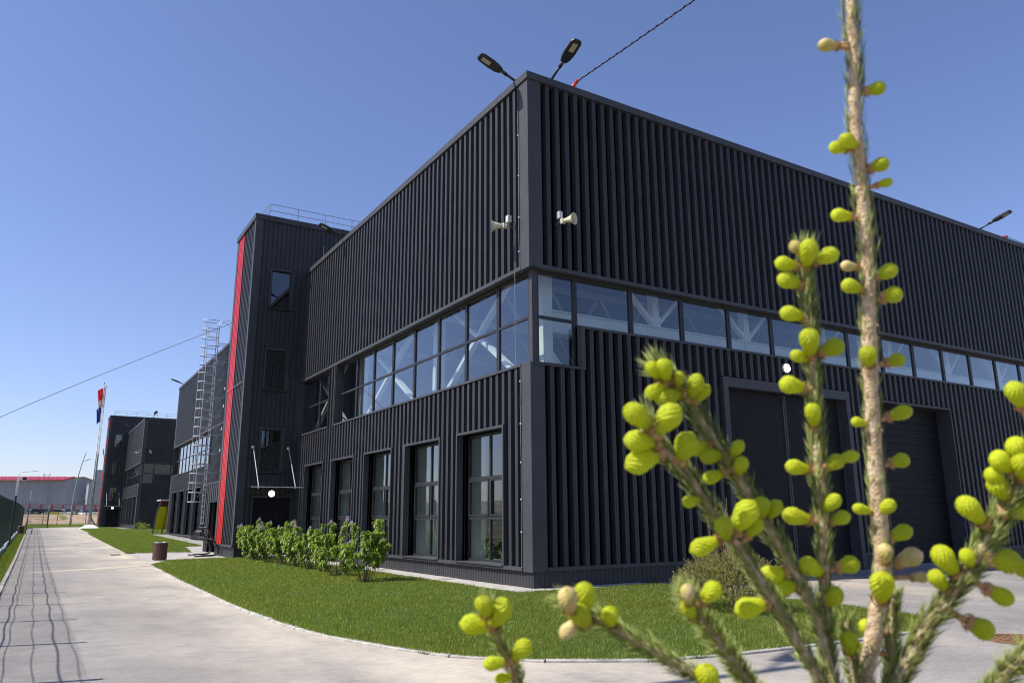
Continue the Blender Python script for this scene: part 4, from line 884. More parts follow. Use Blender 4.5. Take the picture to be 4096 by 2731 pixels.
# ------------------------------------------------------------------ plants
def lilac(loc, h, w, n_stem, n_leaf, n_bloom, seed, label, bare=.35):
    h *= 1+.10*math.sin(seed*2.4); bare += .06*math.sin(seed*1.7)
    R = random.Random(seed); t = local(thing('lilac_bush', label, 'bush', loc, group='lilac bushes along the sunlit wall')); tips = []
    for k in range(n_stem):
        a = 2*math.pi*k/n_stem+R.uniform(-.4, .4); sp = R.uniform(.25, 1.0)*w; hh = h*R.uniform(.6, 1.06); r0 = R.uniform(.03, .15); b0 = (r0*math.cos(a), r0*math.sin(a)); kx, ky = R.uniform(-.05, .05), R.uniform(-.05, .05); pts = []
        for s in np.linspace(0, 1, 8): pts.append((b0[0]+math.cos(a)*sp*s**1.2+kx*math.sin(s*6), b0[1]+math.sin(a)*sp*s**1.2+ky*math.sin(s*5), hh*s))
        MB().tube(pts, [.012-.009*s for s in np.linspace(0, 1, 8)], 5).build('stem', M['bark'], t, True); P = [np.array(q) for q in pts]; tips += [(P[5], P[6]), (P[6], P[7])]
        for j in range(4):
            s0 = R.uniform(bare, .92); p = np.array([np.interp(s0, np.linspace(0, 1, 8), [q[i] for q in pts]) for i in range(3)]); aa = a+R.uniform(-1.6, 1.6); q = p+np.array([math.cos(aa)*.22, math.sin(aa)*.22, R.uniform(.05, .28)])*R.uniform(.5, 1.1)*w*1.5
            q[2] = min(q[2], h*1.05); MB().tube([p, q], [.006, .003], 4).build('twig', M['bark'], t); tips += [(p+(q-p)*.45, q)]
    mb = MB()
    for k in range(n_leaf):
        p, q = tips[R.randrange(len(tips))]; c = p+(q-p)*(R.random()**.6*1.1); a = R.uniform(0, 6.28); L = R.uniform(.055, .105); W = L*R.uniform(.30, .40)
        o = np.array([math.cos(a), math.sin(a), R.uniform(-1.5, .25)]); o /= np.linalg.norm(o); sd = np.cross(o, (0, 0, 1.)); sd /= np.linalg.norm(sd)+1e-9; up = np.cross(sd, o)
        b = c+o*R.uniform(.005, .05); droop = np.array([0, 0, -L*.4])
        mb.add([b, b+o*L*.35+sd*W+up*.014, b+o*L*.40-up*.008, b+o*L*.35-sd*W+up*.014, b+o*L+droop, b+o*L*.72+sd*W*.55+droop*.4, b+o*L*.72-sd*W*.55+droop*.4], [(0, 2, 1), (0, 3, 2), (1, 2, 5), (2, 4, 5), (2, 3, 6), (2, 6, 4)])
    tag(mb.build('foliage', M['leaf'], t, True), kind='stuff')
    hi = sorted(tips, key=lambda pq: -pq[1][2])[:max(4, n_bloom*2)]
    for k in range(n_bloom):
        p, q = R.choice(hi); c = q+np.array([R.uniform(-.05, .05), R.uniform(-.05, .05), R.uniform(-.08, .02)]); mb = MB(); L = R.uniform(.08, .13)
        for j in range(90):
            s = R.random(); rr = .068*(1-s*.7)*R.uniform(.5, 1); a = R.uniform(0, 6.28); o = c+np.array([rr*math.cos(a), rr*math.sin(a), s*L]); e = R.uniform(.007, .012); x = np.array([R.uniform(-1, 1) for _ in range(3)]); x /= np.linalg.norm(x); y = np.cross(x, (.3, .5, .8)); y /= np.linalg.norm(y)
            mb.add([o-x*e, o-y*e, o+x*e, o+y*e], [(0, 1, 2, 3)])
        mb.build('blossom_cluster', M['lilac'], t)
LL = [((-2.05, 3.75), 1.22, .56, 13, 1900, 1, .44, 'tall leafy lilac bush at the right end of the hedge with bare forked stems'),
      ((-1.95, 5.9), .85, .44, 8, 800, 1, .2, 'low lilac bush with one dark blossom just left of the tall end bush'),
      ((-1.85, 7.3), 1.22, .54, 10, 1400, 4, .24, 'third lilac bush from the right end with upright pale violet blossoms'),
      ((-1.85, 8.6), 1.18, .54, 10, 1400, 5, .24, 'fourth lilac bush from the right end with a pink violet blossom cluster on top'),
      ((-1.85, 9.9), 1.12, .54, 10, 1400, 3, .24, 'fifth lilac bush from the right end with deep purple side blossoms'),
      ((-1.85, 11.3), 1.20, .54, 10, 1520, 2, .24, 'sixth lilac bush from the right end in the middle of the hedge'),
      ((-1.85, 12.8), 1.16, .54, 10, 1520, 2, .24, 'seventh lilac bush from the right end in front of the dark door'),
      ((-1.85, 14.2), 1.22, .54, 10, 1600, 3, .24, 'third lilac bush from the tower end of the hedge'),
      ((-1.8, 15.1), 1.22, .52, 10, 1800, 8, .2, 'second lilac bush from the tower end of the hedge'),
      ((-1.75, 16.0), 1.20, .46, 10, 1800, 12, .2, 'leftmost lilac bush with many small violet blossoms beside the tower corner')]
for k, (xy, h, w, ns, nl, nb, bare, lab) in enumerate(LL): lilac((xy[0], xy[1], .02), h, w, ns, nl, nb, 40+k, lab, bare)

def needle_mesh(paths, dens, ln, wd, ang, r0, flat=False, thin=0.):
    """every needle a slim spindle set round its twig; paths run from base to tip"""
    VV = []
    for pts in paths:
        P = np.array(pts, float); seg = np.linalg.norm(np.diff(P, axis=0), axis=1); cum = np.concatenate([[0], np.cumsum(seg)]); n = int(cum[-1]*dens)
        if n < 1: continue
        s = rng.uniform(0, cum[-1], n); i = np.clip(np.searchsorted(cum, s, 'right')-1, 0, len(P)-2); f = ((s-cum[i])/np.maximum(seg[i], 1e-9))[:, None]
        p = P[i]+(P[i+1]-P[i])*f; t = (P[i+1]-P[i])/np.maximum(seg[i], 1e-9)[:, None]; x = np.cross(t, (.31, .52, .79)); x /= np.linalg.norm(x, axis=1)[:, None]; y = np.cross(t, x)
        a = rng.uniform(0, 6.283, n)[:, None]; rad = x*np.cos(a)+y*np.sin(a)
        if thin:                                             # needles are worn off the sunny upper side
            k = (rad@np.array([-.75, -.55, .2]) < .15) | (rng.random(n) > thin); p, t, x, y, a, rad = p[k], t[k], x[k], y[k], a[k], rad[k]; n = len(p)
        sd = np.cross(t, rad); an = rng.uniform(ang[0], ang[1], n)[:, None]
        d = t*np.cos(an)+rad*np.sin(an); L = (ln*rng.uniform(.7, 1.15, n))[:, None]; b = p+rad*r0*.8; m = b+d*L*.5+rad*L*.04; w = (wd*rng.uniform(.8, 1.2, n))[:, None]; nn = np.cross(d, sd)
        VV.append(np.stack([b, m+sd*w, m+nn*w*.8, m-sd*w, b+d*L], axis=1))
    V = np.concatenate(VV); n = len(V)
    T = np.array([(0, 1, 4), (0, 4, 3)] if flat else [(0, 1, 2), (0, 2, 3), (0, 3, 1), (4, 2, 1), (4, 3, 2), (4, 1, 3)], np.int32)
    F = (np.arange(n, dtype=np.int32)[:, None, None]*5+T[None]).reshape(-1); me = bpy.data.meshes.new('needles'); me.vertices.add(5*n); me.loops.add(len(F)); me.polygons.add(len(F)//3)
    me.vertices.foreach_set('co', V.reshape(-1)); me.loops.foreach_set('vertex_index', F); me.polygons.foreach_set('loop_start', np.arange(0, len(F), 3, dtype=np.int32)); me.update(); me.validate()
    return me
def needle_part(paths, dens, ln, wd, ang, r0, m, parent, flat=False, thin=0.):
    me = needle_mesh(paths, dens, ln, wd, ang, r0, flat, thin); me.materials.append(M[m]); return tag(link('needles', me, parent), kind='stuff')
def spruce_bush(loc, label):
    R = random.Random(5); t = local(thing('spruce_bush', label, 'bush', loc)); MB().tube([(0, 0, 0), (.02, 0, .5), (0, .02, 1.0)], [.03, .022, .01], 6).build('trunk', M['bark'], t)
    tw = MB(); paths = []
    for k in range(1500):
        th = R.uniform(0, 6.283); ph = math.acos(1-R.random()*1.15) if True else 0; rr = R.uniform(.55, 1.0)**.7; lump = 1+.10*math.sin(3*th+1)+.08*math.sin(5*th)
        base = np.array([math.cos(th)*math.sin(ph)*.80*rr*lump, math.sin(th)*math.sin(ph)*.80*rr*lump, .26+math.cos(ph)*.56*rr]); base[2] = max(base[2], .05)
        d = np.array([math.cos(th)*math.sin(ph), math.sin(th)*math.sin(ph), .55+.6*math.cos(ph)]); d /= np.linalg.norm(d); d += np.array([R.uniform(-.5, .5) for _ in range(3)]); d /= np.linalg.norm(d)
        L = R.uniform(.07, .17); tip = base+d*L; tw.tube([base-d*.10, tip], [.004, .002], 3, caps=False); paths.append([base-d*.07, tip])
    top = []
    for k in range(10):
        x, y = R.uniform(-.2, .2), R.uniform(-.2, .2); h = R.uniform(1.2, 1.8) if k < 6 else R.uniform(.95, 1.2); pts = [(x*.5, y*.5, .5), (x, y, (h+.6)/2), (x*1.15, y*1.15, h)]; tw.tube(pts, [.008, .006, .003], 5); top.append(pts)
    tag(tw.build('twigs', M['bark'], t), kind='stuff'); needle_part(paths, 330, .021, .0028, (.5, 1.15), .002, 'needle2', t, True); needle_part(top, 260, .016, .0026, (.4, .9), .004, 'needle2', t, True)
spruce_bush((.62, -4.55, .02), 'small round yellow-green spruce bush on the lawn in front of the gate')

def weeds(loc, label, seed, s=1.0):
    R = random.Random(seed); t = local(thing('weed_bush', label, 'bush', loc)); mb = MB(); st = MB()
    for k in range(260):
        a = R.uniform(0, 6.28); r = .5*s*R.random()**.6; h = .75*s*R.uniform(.25, 1)*(1-.35*(r/(.5*s))); c = np.array([r*math.cos(a), r*math.sin(a), h]); L = .10*s; o = np.array([math.cos(a+R.uniform(-1, 1)), math.sin(a+R.uniform(-1, 1)), R.uniform(-.3, .8)]); o /= np.linalg.norm(o); sd = np.cross(o, (0, 0, 1.)); sd /= np.linalg.norm(sd)
        mb.add([c, c+o*L*.5+sd*L*.3, c+o*L, c+o*L*.5-sd*L*.3], [(0, 1, 2, 3)])
        if k % 20 == 0: st.tube([(0, 0, 0), tuple(c)], .008*s, 4)
    st.build('stems', M['bark'], t); tag(mb.build('foliage', M['leaf'], t), kind='stuff')
for (px, py, lab, sd, s) in ((495*.357+380, 1580+1505*.357, 'low yellow-green shrub on the far lawn in front of the second hall', 3, 1.0), (545*.357+380, 1580+1520*.357, 'low shrub beside its yellow-green neighbour on the far lawn', 4, .95), (690*.357+380, 1580+1545*.357, 'small tuft of young plants at the foot of the yellow shelter', 8, .6)):
    p = on_ground(px, py); weeds((p[0], p[1], gz(p[1])), lab, sd, s*1.1)

# foreground spruce: branches traced as directions, set about one metre in front of the camera
def dpt(dx, dy, depth): return CAM+ray(dx*4096/2352, dy*4096/2352)*depth
sp0 = dpt(2010, 1760, 1.0)
spruce = thing('spruce_tree', 'young spruce sapling with bright yellow-green buds in the blurred right foreground', 'tree', (sp0[0], sp0[1], 0))
RS = random.Random(21)
def bud_mesh(tan):
    mb = MB(); n = 26; vs = []; R = random.Random(3)
    prof = [(0, .12), (.05, .155), (.12, .175), (.22, .21), (.34, .255), (.46, .295), (.57, .325), (.68, .335), (.78, .315), (.87, .26), (.94, .18), (.985, .09), (1.03, 0.004)]
    for i, (h, r) in enumerate(prof):
        for k in range(n):
            a = 2*math.pi*k/n+i*.02; rr = r*(1+(.05 if (k+i) % 2 else -.05)+R.uniform(-.04, .04)) if 1 < i < 12 else r; vs.append((rr*math.cos(a), rr*math.sin(a), h+R.uniform(-.008, .008)))
    fs = []; mi = []
    for i in range(len(prof)-1):
        for k in range(n): mb.add([vs[i*n+k], vs[i*n+(k+1) % n], vs[(i+1)*n+(k+1) % n], vs[(i+1)*n+k]], [(0, 1, 2, 3)], 1 if i < 2 else 0)
    for k in range(16):                                      # ragged scales round the base
        a = 2*math.pi*k/16; c, s = math.cos(a), math.sin(a); q = R.uniform(.8, 1.4); mb.add([(.16*c, .16*s, -.05), (.25*c-.07*s, .25*s+.07*c, .05), (.31*q*c, .31*q*s, .18*q), (.25*c+.07*s, .25*s-.07*c, .05)], [(0, 1, 2, 3)], 1)
    return mb.mesh('bud', [M['budtan'] if tan else M['bud'], M['budscale']], False)
BUD = bud_mesh(False); BUDT = bud_mesh(True)
K = 1.7415/FPX
def branch(pts, depth, r_px, buds, dens=3000, ang=(.18, .5), ln=.022, mat_='needle', name='branch', join=True, rtip=.6, thin=.6):
    """pts, buds in a 2352 px wide frame; depth metres along the view axis (start, end)"""
    n = len(pts); W = [dpt(p[0], p[1], depth[0]+(depth[1]-depth[0])*i/(n-1)) for i, p in enumerate(pts)]
    if join: W.append(np.array([sp0[0], sp0[1], max(.25, W[-1][2]-.35)]))
    fine = []
    for i in range(len(W)-1):
        for s in np.linspace(0, 1, 7, endpoint=False):
            p = W[i]+(W[i+1]-W[i])*s; fine.append(p+np.array([RS.uniform(-1, 1) for _ in range(3)])*.0008)
    fine.append(W[-1]); L = len(fine); rad = [r_px*K*depth[0]*(rtip+(1.15-rtip)*min(1, 1.6*i/L))*RS.uniform(.9, 1.1) for i in range(L)]
    b = MB().tube(fine, rad, 9).build(name, M['sprucebark'], spruce, True)
    needle_part([fine[::-1]], dens*1.6, ln*1.3, .0007, (ang[0]*.7, ang[1]*.9), r_px*K*depth[0], mat_, b, False, thin)
    kn = MB()
    for i in range(0, L, 2):                                 # leaf-scar bumps on the twig
        for _ in range(2):
            a = RS.uniform(0, 6.28); p = fine[i]; d = np.array([math.cos(a), math.sin(a), RS.uniform(-.4, .4)]); kn.tube([p+d*rad[i]*.8, p+d*(rad[i]+.0018)], [.0016, .0008], 4)
    tag(kn.build('leaf_scars', M['sprucebark'], b), kind='stuff')
    for bd_ in buds:
        x, y = bd_[:2]; sz = bd_[2] if len(bd_) > 2 else 1.0; tan = len(bd_) > 3 and bd_[3]
        d2 = [((q[0]-x)**2+(q[1]-y)**2) for q in pts]; best = None
        for i in range(n-1):
            a = np.array(pts[i], float); c = np.array(pts[i+1], float); u = np.clip(((x, y)-a)@(c-a)/((c-a)@(c-a)), 0, 1); q = a+(c-a)*u; e = np.hypot(*(q-(x, y)))
            if best is None or e < best[0]: best = (e, q, depth[0]+(depth[1]-depth[0])*(i+u)/(n-1), a-c)
        e, q, dp, tv = best; tv = tv/np.linalg.norm(tv); LB_ = .036*sz
        # in front of the stem the bud points half towards the viewer
        towards = max(0., 1-e/32.); foot = dpt(q[0]-tv[0]*14*sz, q[1]-tv[1]*14*sz, dp)
        ctr = dpt(x, y, dp-towards*.016); d = ctr-foot; d /= np.linalg.norm(d)+1e-9
        if towards > .5: d = d*.7-CF*.15+np.array([0, 0, .6]); d /= np.linalg.norm(d)
        o = link('bud', BUDT if tan else BUD, b, ctr-d*LB_*.5, Vector(d).to_track_quat('Z', 'Y').to_euler()); o.scale = (LB_*RS.uniform(.80, 1.0), LB_*RS.uniform(.80, 1.0), LB_*RS.uniform(.92, 1.12))
        tw = MB().tube([foot, ctr-d*LB_*.42], [.0036, .0046*sz], 7).build('bud_stalk', M['budscale'], b, True)
leader = [(1948, -70), (1952, 0), (1963, 130), (1963, 260), (1976, 400), (1987, 520), (1995, 640), (1996, 760), (2001, 900), (2011, 1050), (2018, 1180), (2030, 1290), (2022, 1370), (2005, 1470), (1985, 1568), (1990, 1680)]
branch(leader, (1.0, 1.0), 16, [(1903, 105, .8, 1), (2010, 205, .85), (1925, 340, .75), (1952, 327, .85), (2018, 380, .85), (2028, 422, .6), (1933, 495, .85), (1953, 612, .6, 1), (1957, 658, .85), (2033, 626, .95), (2048, 678, .9), (1994, 820, .9), (2056, 828, .8), (1975, 970, .55), (2062, 950, .95), (2066, 1058, .8), (1983, 1170, .7), (2034, 1166, .9), (2066, 1225, .9), (2082, 1283, 1.0, 1), (2032, 1272, .9, 1), (2025, 1350, 1.35), (2112, 1325, .7, 1), (1905, 100, .5)], dens=2300, ang=(.10, .34), thin=.85)
branch([(1848, 575), (1850, 650), (1862, 760), (1868, 850), (1872, 950), (1880, 1060), (1890, 1180), (1893, 1300), (1895, 1400), (1900, 1490), (1905, 1600)], (.94, .97), 10, [(1807, 607, .8), (1812, 645, .95), (1855, 586, 1.05), (1893, 590, .95), (1830, 570, .7, 1), (1822, 722, .85), (1860, 790, 1.0), (1908, 800, .95), (1840, 820, .7), (1820, 885, .95), (1868, 955, .95), (1830, 1073, .95), (1915, 1062, .9), (1945, 1050, .75), (1834, 1187, .95), (1905, 1158, .9), (1928, 1190, .8), (1868, 1305, .95), (1948, 1297, .9), (1912, 1370, .95)], dens=3000)
branch([(1508, 842), (1540, 868), (1575, 905), (1620, 980), (1680, 1070), (1735, 1160), (1790, 1250), (1840, 1340), (1880, 1420), (1898, 1500)], (.93, .96), 9, [(1503, 853, .75), (1527, 852, .9), (1507, 895, .8), (1540, 909, 1.0), (1560, 872, .6), (1593, 892, .95), (1610, 906, .75), (1605, 1027, .8), (1634, 1046, .95), (1640, 1093, .8), (1688, 1035, .7), (1700, 1070, .9), (1748, 1166, .95), (1775, 1172, .75), (1777, 1318, .95), (1802, 1348, 1.0)], dens=2800, ang=(.25, .62))
branch([(1486, 965), (1510, 1020), (1580, 1090), (1640, 1180), (1700, 1260), (1770, 1370), (1830, 1470), (1880, 1550)], (.84, .92), 10, [(1470, 960, 1.15), (1527, 967, 1.2), (1476, 1013, 1.1), (1484, 1053, 1.15), (1574, 1026, 1.15), (1664, 1217, .95), (1706, 1188, 1.2), (1620, 1252, 1.05), (1590, 1150, .7), (1732, 1213, .8), (1730, 1392, 1.05)], dens=2900)
branch([(1305, 1385), (1350, 1410), (1420, 1450), (1500, 1495), (1580, 1540), (1660, 1590), (1760, 1660)], (.78, .88), 8, [(1306, 1382, .85, 1), (1342, 1376, 1.0), (1333, 1412, 1.1), (1310, 1440, .7, 1), (1401, 1417, .75), (1625, 1558, 1.1)], dens=2500, ang=(.25, .6))
branch([(1120, 1395), (1135, 1440), (1160, 1500), (1185, 1550), (1205, 1610), (1400, 1700), (1700, 1760)], (.86, .95), 6, [(1112, 1394, .85), (1146, 1408, 1.2), (1098, 1434, 1.05), (1195, 1494, .9), (1140, 1522, .8), (1160, 1556, .6)], dens=2300, ang=(.2, .5))
branch([(1580, 1370), (1625, 1440), (1670, 1500), (1720, 1568), (1800, 1680)], (.80, .90), 8, [(1583, 1400, .8), (1632, 1360, .85), (1580, 1368, .7, 1)], dens=3600, ang=(.35, .75))
branch([(2400, 1010), (2352, 1095), (2300, 1189), (2228, 1308), (2133, 1435), (2056, 1568), (2010, 1700)], (.84, .95), 13, [(2235, 1175, 1.1), (2296, 1120, 1.05), (2300, 1060, .95), (2288, 1098, .8), (2340, 1032, 1.0), (2175, 1290, 1.1), (2156, 1332, .9), (2224, 1282, .8), (2300, 1285, 1.15), (2345, 1302, 1.1), (2290, 1363, .95), (2250, 1440, 1.05), (2338, 1172, 1.1), (2335, 905, 1.0), (2348, 1075, .9)], dens=5200, ang=(.22, .62), ln=.024)
branch([(2420, 1440), (2340, 1520), (2270, 1590), (2150, 1700)], (.76, .88), 9, [(2400, 1420, 1.)], dens=3600, ang=(.3, .7), ln=.023)
branch([(2052, 1375), (2048, 1450), (2045, 1568), (2020, 1680)], (1.02, 1.02), 9, [(1998, 1440, .9), (1975, 1490, .9)], dens=4200, ang=(.2, .6))
branch([(1945, 1430), (1955, 1500), (1965, 1568), (1990, 1700)], (.98, .99), 7, [(1950, 1480, 1.0)], dens=3000, ang=(.3, .7))
# trunk and lower whorl below the frame
MB().tube([(sp0[0], sp0[1], 0), (sp0[0], sp0[1], .3), tuple(dpt(1990, 1680, 1.0))], [.022, .018, .011], 10).build('trunk', M['sprucebark'], spruce, True)
for k in range(7):
    a = k*.9+.3; z0 = .18+.06*k; p0 = np.array([sp0[0], sp0[1], z0]); pts = [p0+np.array([math.cos(a), math.sin(a), .25+.1*s])*s*.42 for s in np.linspace(0, 1, 8)]
    if True:
        b = MB().tube(pts, [.006-.003*s for s in np.linspace(0, 1, 8)], 6).build('branch', M['sprucebark'], spruce, True); needle_part([pts], 1500, .018, .0012, (.4, .9), .004, 'needle', b)
bed = poly_obj('planting_bed', [(sp0[0]+.95*math.cos(a), sp0[1]+.95*math.sin(a)) for a in np.linspace(0, 2*math.pi, 25)[:-1]], .02, M['soil'])
# ------------------------------------------------------------------ far side: wall, cars, warehouse
GY = bank(177)
def car(loc, rz, colour, label, kind='sedan', stripe=None):
    t = local(thing('parked_car', label, 'car', loc, rz, 'cars parked before the concrete wall')); m = mat('car_paint_'+str(len(bpy.data.materials)), colour, .3, .1); L, W = (4.4, 1.76)
    if kind == 'sedan': low = [(-2.2, .28), (2.2, .28), (2.2, .62), (2.05, .74), (1.05, .88), (-1.35, .92), (-2.12, .88), (-2.2, .6)]; cab = [(-1.55, .90), (-1.05, 1.38), (.25, 1.42), (1.12, .86)]
    else: low = [(-2.15, .32), (2.2, .32), (2.2, .72), (2.08, .88), (1.1, 1.0), (-2.05, 1.02), (-2.15, .7)]; cab = [(-2.0, 1.0), (-1.85, 1.58), (.35, 1.64), (1.2, .98)]
    body = MB(); n = len(low)
    vs = [(x, -W/2*(.97 if abs(x) > 2 else 1), z) for x, z in low]+[(x, W/2*(.97 if abs(x) > 2 else 1), z) for x, z in low]; body.add(vs, [tuple(range(n)), tuple(range(n, 2*n))[::-1]]+[(i, i+n, (i+1) % n+n, (i+1) % n) for i in range(n)])
    b = body.build('body', m, t)
    c4 = len(cab); g = MB(); vs = [(x, -W/2*(.95 if z < 1.1 else .74), z) for x, z in cab]+[(x, W/2*(.95 if z < 1.1 else .74), z) for x, z in cab]; g.add(vs, [tuple(range(c4)), tuple(range(c4, 2*c4))[::-1]]+[(i, i+c4, (i+1) % c4+c4, (i+1) % c4) for i in range(c4)]); g.build('cabin_glass', M['carglass'], t)
    r_ = MB(); zt_ = cab[1][1]; r_.box(cab[1][0]-.05, -W*.37, zt_-.01, cab[2][0]+.05, W*.37, zt_+.045); r_.build('roof', m, t)
    for x in (-1.35, 1.35):
        for s in (-1, 1):
            wv = MB().lathe([(.001, 0), (.18, 0), (.19, .02)], (x, s*(W/2-.02), .31), (0, s, 0), 16).build('rim', M['zinc'], t); MB().lathe([(.19, .015), (.29, .015), (.31, -.02), (.31, -.18)], (x, s*(W/2-.02), .31), (0, s, 0), 16).build('tyre', M['rubber'], wv)
    for s in (-1, 1): MB().box(2.12, s*.72-.16, .60, 2.205, s*.72+.16, .72).build('headlight', M['whitepaint'], t); MB().box(-2.205, s*.70-.12, .66, -2.12, s*.70+.12, .82).build('tail_light', M['redroof'], t)
    if stripe:
        for s in (-1, 1): MB().box(-.75, s*W/2-.012, .36, .75, s*W/2+.012, .86).build('side_stripe', M['yellow'], t)
M['carglass'] = mat('car_glass', (.02, .024, .028), .08)
def at(zx, zy, y): return on('y', y, *zf(zx, zy))
CY = 177
def carx(zx): return at(zx, 1150, CY)[0]
P2 = math.pi/2
car((carx(1050), CY-6, bank(CY-6)+.05), math.pi, (.75, .75, .73), 'white taxi with yellow doors parked side-on before the concrete wall', 'sedan', True)
car((carx(640), CY, GY), P2+.2, (.10, .12, .13), 'dark grey estate car at the left end of the parked row', 'suv')
car((carx(760), CY, GY), P2+.15, (.03, .035, .06), 'dark blue car second from the left in the parked row', 'sedan')
car((carx(855), CY+1, GY), -P2+.1, (.05, .05, .06), 'black car half hidden behind the white taxi', 'suv')
car((carx(1130), CY+2, GY), P2, (.4, .04, .06), 'small red car behind the bonnet of the white taxi', 'sedan')
car((carx(1325), CY, GY), -P2+.25, (.62, .62, .58), 'pale cream off-roader right of the white taxi', 'suv')
car((carx(1500), CY, GY), -P2-.2, (.02, .02, .025), 'black saloon between the cream off-roader and the silver car', 'sedan')
car((carx(1655), CY-3, bank(CY-3)), -P2+.3, (.55, .58, .62), 'silver car near the foot of the flagpoles', 'sedan')
car((carx(1890), CY, GY), -P2, (.35, .52, .50), 'pale green van at the edge of the far stair tower', 'suv')
WY = 188; wg = bank(WY)
wall = thing('concrete_wall', 'grey concrete panel wall with faded red posts behind the parked cars', 'wall', (0, WY, wg))
x0w = at(580, 1000, WY)[0]; stepw = (at(1870, 1000, WY)[0]-x0w)/6; top = at(600, 962, WY)[2]; hw = top-wg
pm2 = MB(); pm2.box(.15, 0, 0, stepw-.15, .12, hw-.05)
pl2 = MB(); pl2.box(.15, 0, 0, stepw-.15, .12, hw-.05)
for j in range(2):
    for i in range(4):
        a = .3+(stepw-.6)*i/4; b = .3+(stepw-.6)*(i+1)/4-.06; c = hw*.42+j*.62*hw/2.6; d = c+.5*hw/2.6; pm2.add([(a, 0, c), (b, 0, c), (b, 0, d), (a, 0, d), ((a+b)/2, -.16, (c+d)/2)], [(0, 1, 4), (1, 2, 4), (2, 3, 4), (3, 0, 4)])
pm2 = pm2.mesh('wall_panel', M['panelconc']); pl2 = pl2.mesh('wall_panel', M['panelconc']); ps2 = MB().box(-.16, -.14, 0, .16, .18, hw).mesh('wall_post', M['redpost']); ca2 = MB().box(0, -.12, hw-.05, stepw, .2, hw+.03).mesh('coping', M['redpost'])
am = MB(); am.bar((0, 0, hw), (0, 0, hw+1.05), .07, .07); am.bar((0, 0, hw+1.0), (-.28, 0, hw+1.5), .06, .06); am.bar((0, 0, hw+1.0), (.28, 0, hw+1.5), .06, .06); am = am.mesh('wire_arm', M['zinc']); wr = MB()
for z in (.35, .7, 1.05): wr.bar((0, 0, hw+z), (stepw, 0, hw+z), .03, .03)
for z in (1.25, 1.5): wr.tube([(stepw*k/24, .1*math.sin(k*2.), hw+z+.08*math.cos(k*2.)) for k in range(25)], .012, 3)
wr = wr.mesh('barbed_wire', M['zinc'])
for k in range(-5, 13):
    x = x0w+stepw*k; link('wall_panel', pm2 if k < 3 else pl2, wall, (x, WY, wg)); link('wall_post', ps2, wall, (x, WY, wg)); link('coping', ca2, wall, (x, WY, wg)); link('wire_arm', am, wall, (x, WY, wg)); link('barbed_wire', wr, wall, (x, WY, wg))
# warehouse with crimson roof
HY = 262; c = at(1290, 490, HY); g0 = bank(HY)-.2; eave = c[2]; s_ = (HY-CAM[1])
wh = local(thing('warehouse', 'grey sheet-metal warehouse with a crimson roof beyond the concrete wall', 'building', (c[0], HY, g0), math.radians(-33))); he = eave-g0; gw = (at(1770, 540, HY)[0]-c[0])/math.cos(math.radians(33))*1.0
# own axes: +x along the shaded gable, -x... long sunlit side runs to the left
th = math.radians(-33)
LW = 34.; gw = (at(1770, 540, HY)[0]-c[0])/math.cos(math.radians(33)+.0)
hr = at(1550, 430, HY)[2]-g0
# gable wall lies along local +x, long side along local +y mirrored to the left of the picture
wh.rotation_euler = (0, 0, math.radians(28)); gl = gw*1.25
mb = MB(); mb.add([(0, 0, 0), (gl, 0, 0), (gl, 0, he), (gl*.55, 0, hr), (0, 0, he), (0, .2, 0), (gl, .2, 0), (gl, .2, he), (gl*.55, .2, hr), (0, .2, he)], [(0, 1, 2, 3, 4), (5, 9, 8, 7, 6), (1, 6, 7, 2)]); mb.build('gable_wall', M['greyclad'], wh)
wl_ = MB()
for k in range(int(60/.42)): clad(wl_, 'L', 0, .42*k, .42*k+.42, 0, he, .42, .09, .2, .05, groove=0)
# the long side is turned so that it faces the camera
lw = wl_.build('long_wall', M['greyclad'], wh); lw.rotation_euler = (0, 0, math.radians(38))
rf = MB(); rf.add([(-1.3, -.35, he-.05), (-1.3, 61, he-.05), (gl*.55, 61, hr+.12), (gl*.55, -.35, hr+.12), (-1.3, -.35, he+.2), (-1.3, 61, he+.2), (gl*.55, 61, hr+.37), (gl*.55, -.35, hr+.37)], [(0, 3, 2, 1), (4, 5, 6, 7), (0, 4, 7, 3), (0, 1, 5, 4), (1, 2, 6, 5)])
for k in range(30): rf.bar((-1.25, k*2., he+.22), (gl*.55, k*2., hr+.40), .12, .10)
rfo = rf.build('roof', M['redroof'], wh); rfo.rotation_euler = (0, 0, math.radians(38))
r2 = MB(); r2.add([(gl*.55, -.3, hr+.3), (gl+.4, -.3, he-.1), (gl+.4, 30, he-.1), (gl*.55, 30, hr+.3)], [(0, 1, 2, 3)]); r2.build('roof', M['redroof'], wh)
ld = MB(); 
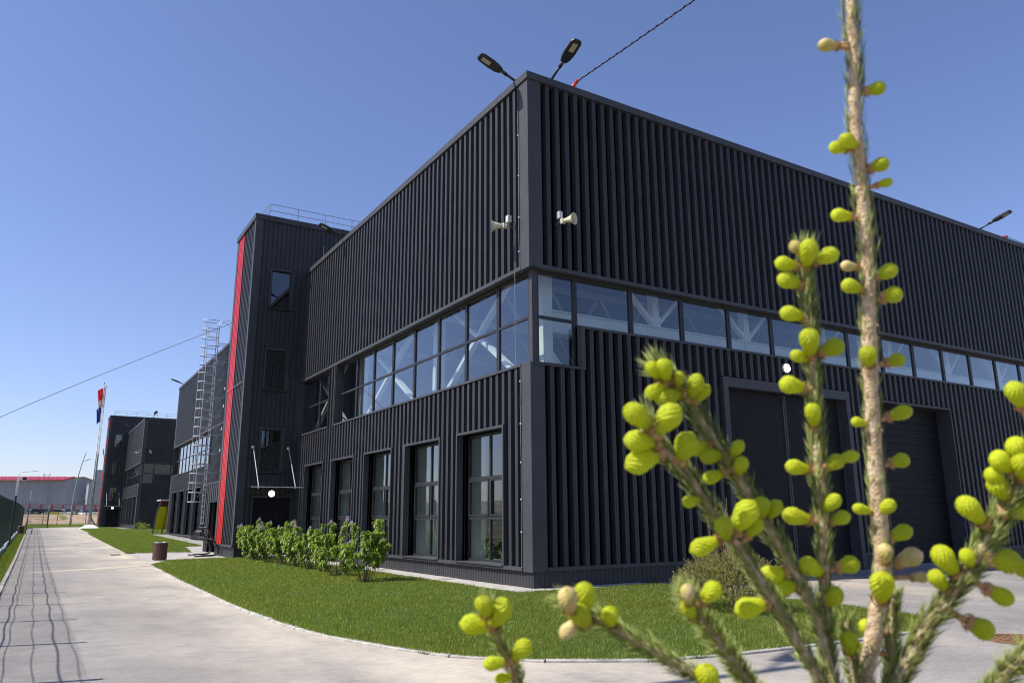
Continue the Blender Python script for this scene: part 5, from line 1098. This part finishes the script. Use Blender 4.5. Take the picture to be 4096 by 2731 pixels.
for y in (4.6, 6.2): ld.tube([(-.9, y, .3), (-.9, y, he+1.6), (-.5, y, he+2.1), (-.1, y, he+1.6)], .07, 5)
for k in range(26): ld.bar((-.9, 4.6, .6+.5*k), (-.9, 6.2, .6+.5*k), .06, .06)
lo = ld.build('wall_ladder', M['zinc'], wh); lo.rotation_euler = (0, 0, math.radians(38))
gr = MB()
for k in range(21): gr.bar((-1.0, 2.4*k, he+.2), (-1.0, 2.4*k, he+1.1), .06, .06)
for z in (.65, 1.1): gr.bar((-1.0, 0, he+z), (-1.0, 50, he+z), .06, .06)
go = gr.build('roof_rail', M['redpost'], wh); go.rotation_euler = (0, 0, math.radians(38))
q = at(1860, 545, 250); wb = local(thing('annex_building', 'pale grey flat-roofed block between the warehouse and the far stair tower', 'building', (q[0]-1.5, 250, bank(250)))); hb = q[2]-bank(250)
MB().box(0, 0, 0, 24, 12, hb).build('wall', M['greyclad'], wb); MB().box(-.2, -.2, hb, 24.2, 12.2, hb+.25).build('roof_edge', M['zinc'], wb); MB().box(1.6, 1, hb+.25, 6.4, 5, hb+4.0).build('roof_unit', M['zinc'], wb)
# scrub on the bank
SCRUB = [(700, 'small tuft of weeds below the dark grey estate car'), (930, 'weeds below the rear wheel of the white taxi'), (990, 'weeds under the middle of the white taxi'), (1050, 'taller weeds below the doors of the white taxi'), (1110, 'weeds below the front wheel of the white taxi'),
         (1190, 'left end of the big green clump on the dirt bank'), (1235, 'dense middle of the big green clump on the dirt bank'), (1285, 'tall right part of the big green clump on the dirt bank'), (1340, 'green weeds in front of the cream off-roader'), (1430, 'weeds right of the curved street lamp pole'),
         (1660, 'green weeds below the silver car'), (1720, 'weeds left of the flagpoles on the dirt bank'), (1850, 'scrub between the flagpoles and the far stair tower')]
for k, (zx, lab) in enumerate(SCRUB):
    y = 166+2*(k % 3)-(12 if 1180 < zx < 1300 else 0); p = at(zx, 1160, y); weeds((p[0], y, bank(y)-.1), lab, 60+k, .9+.6*((k*7) % 4)/4)
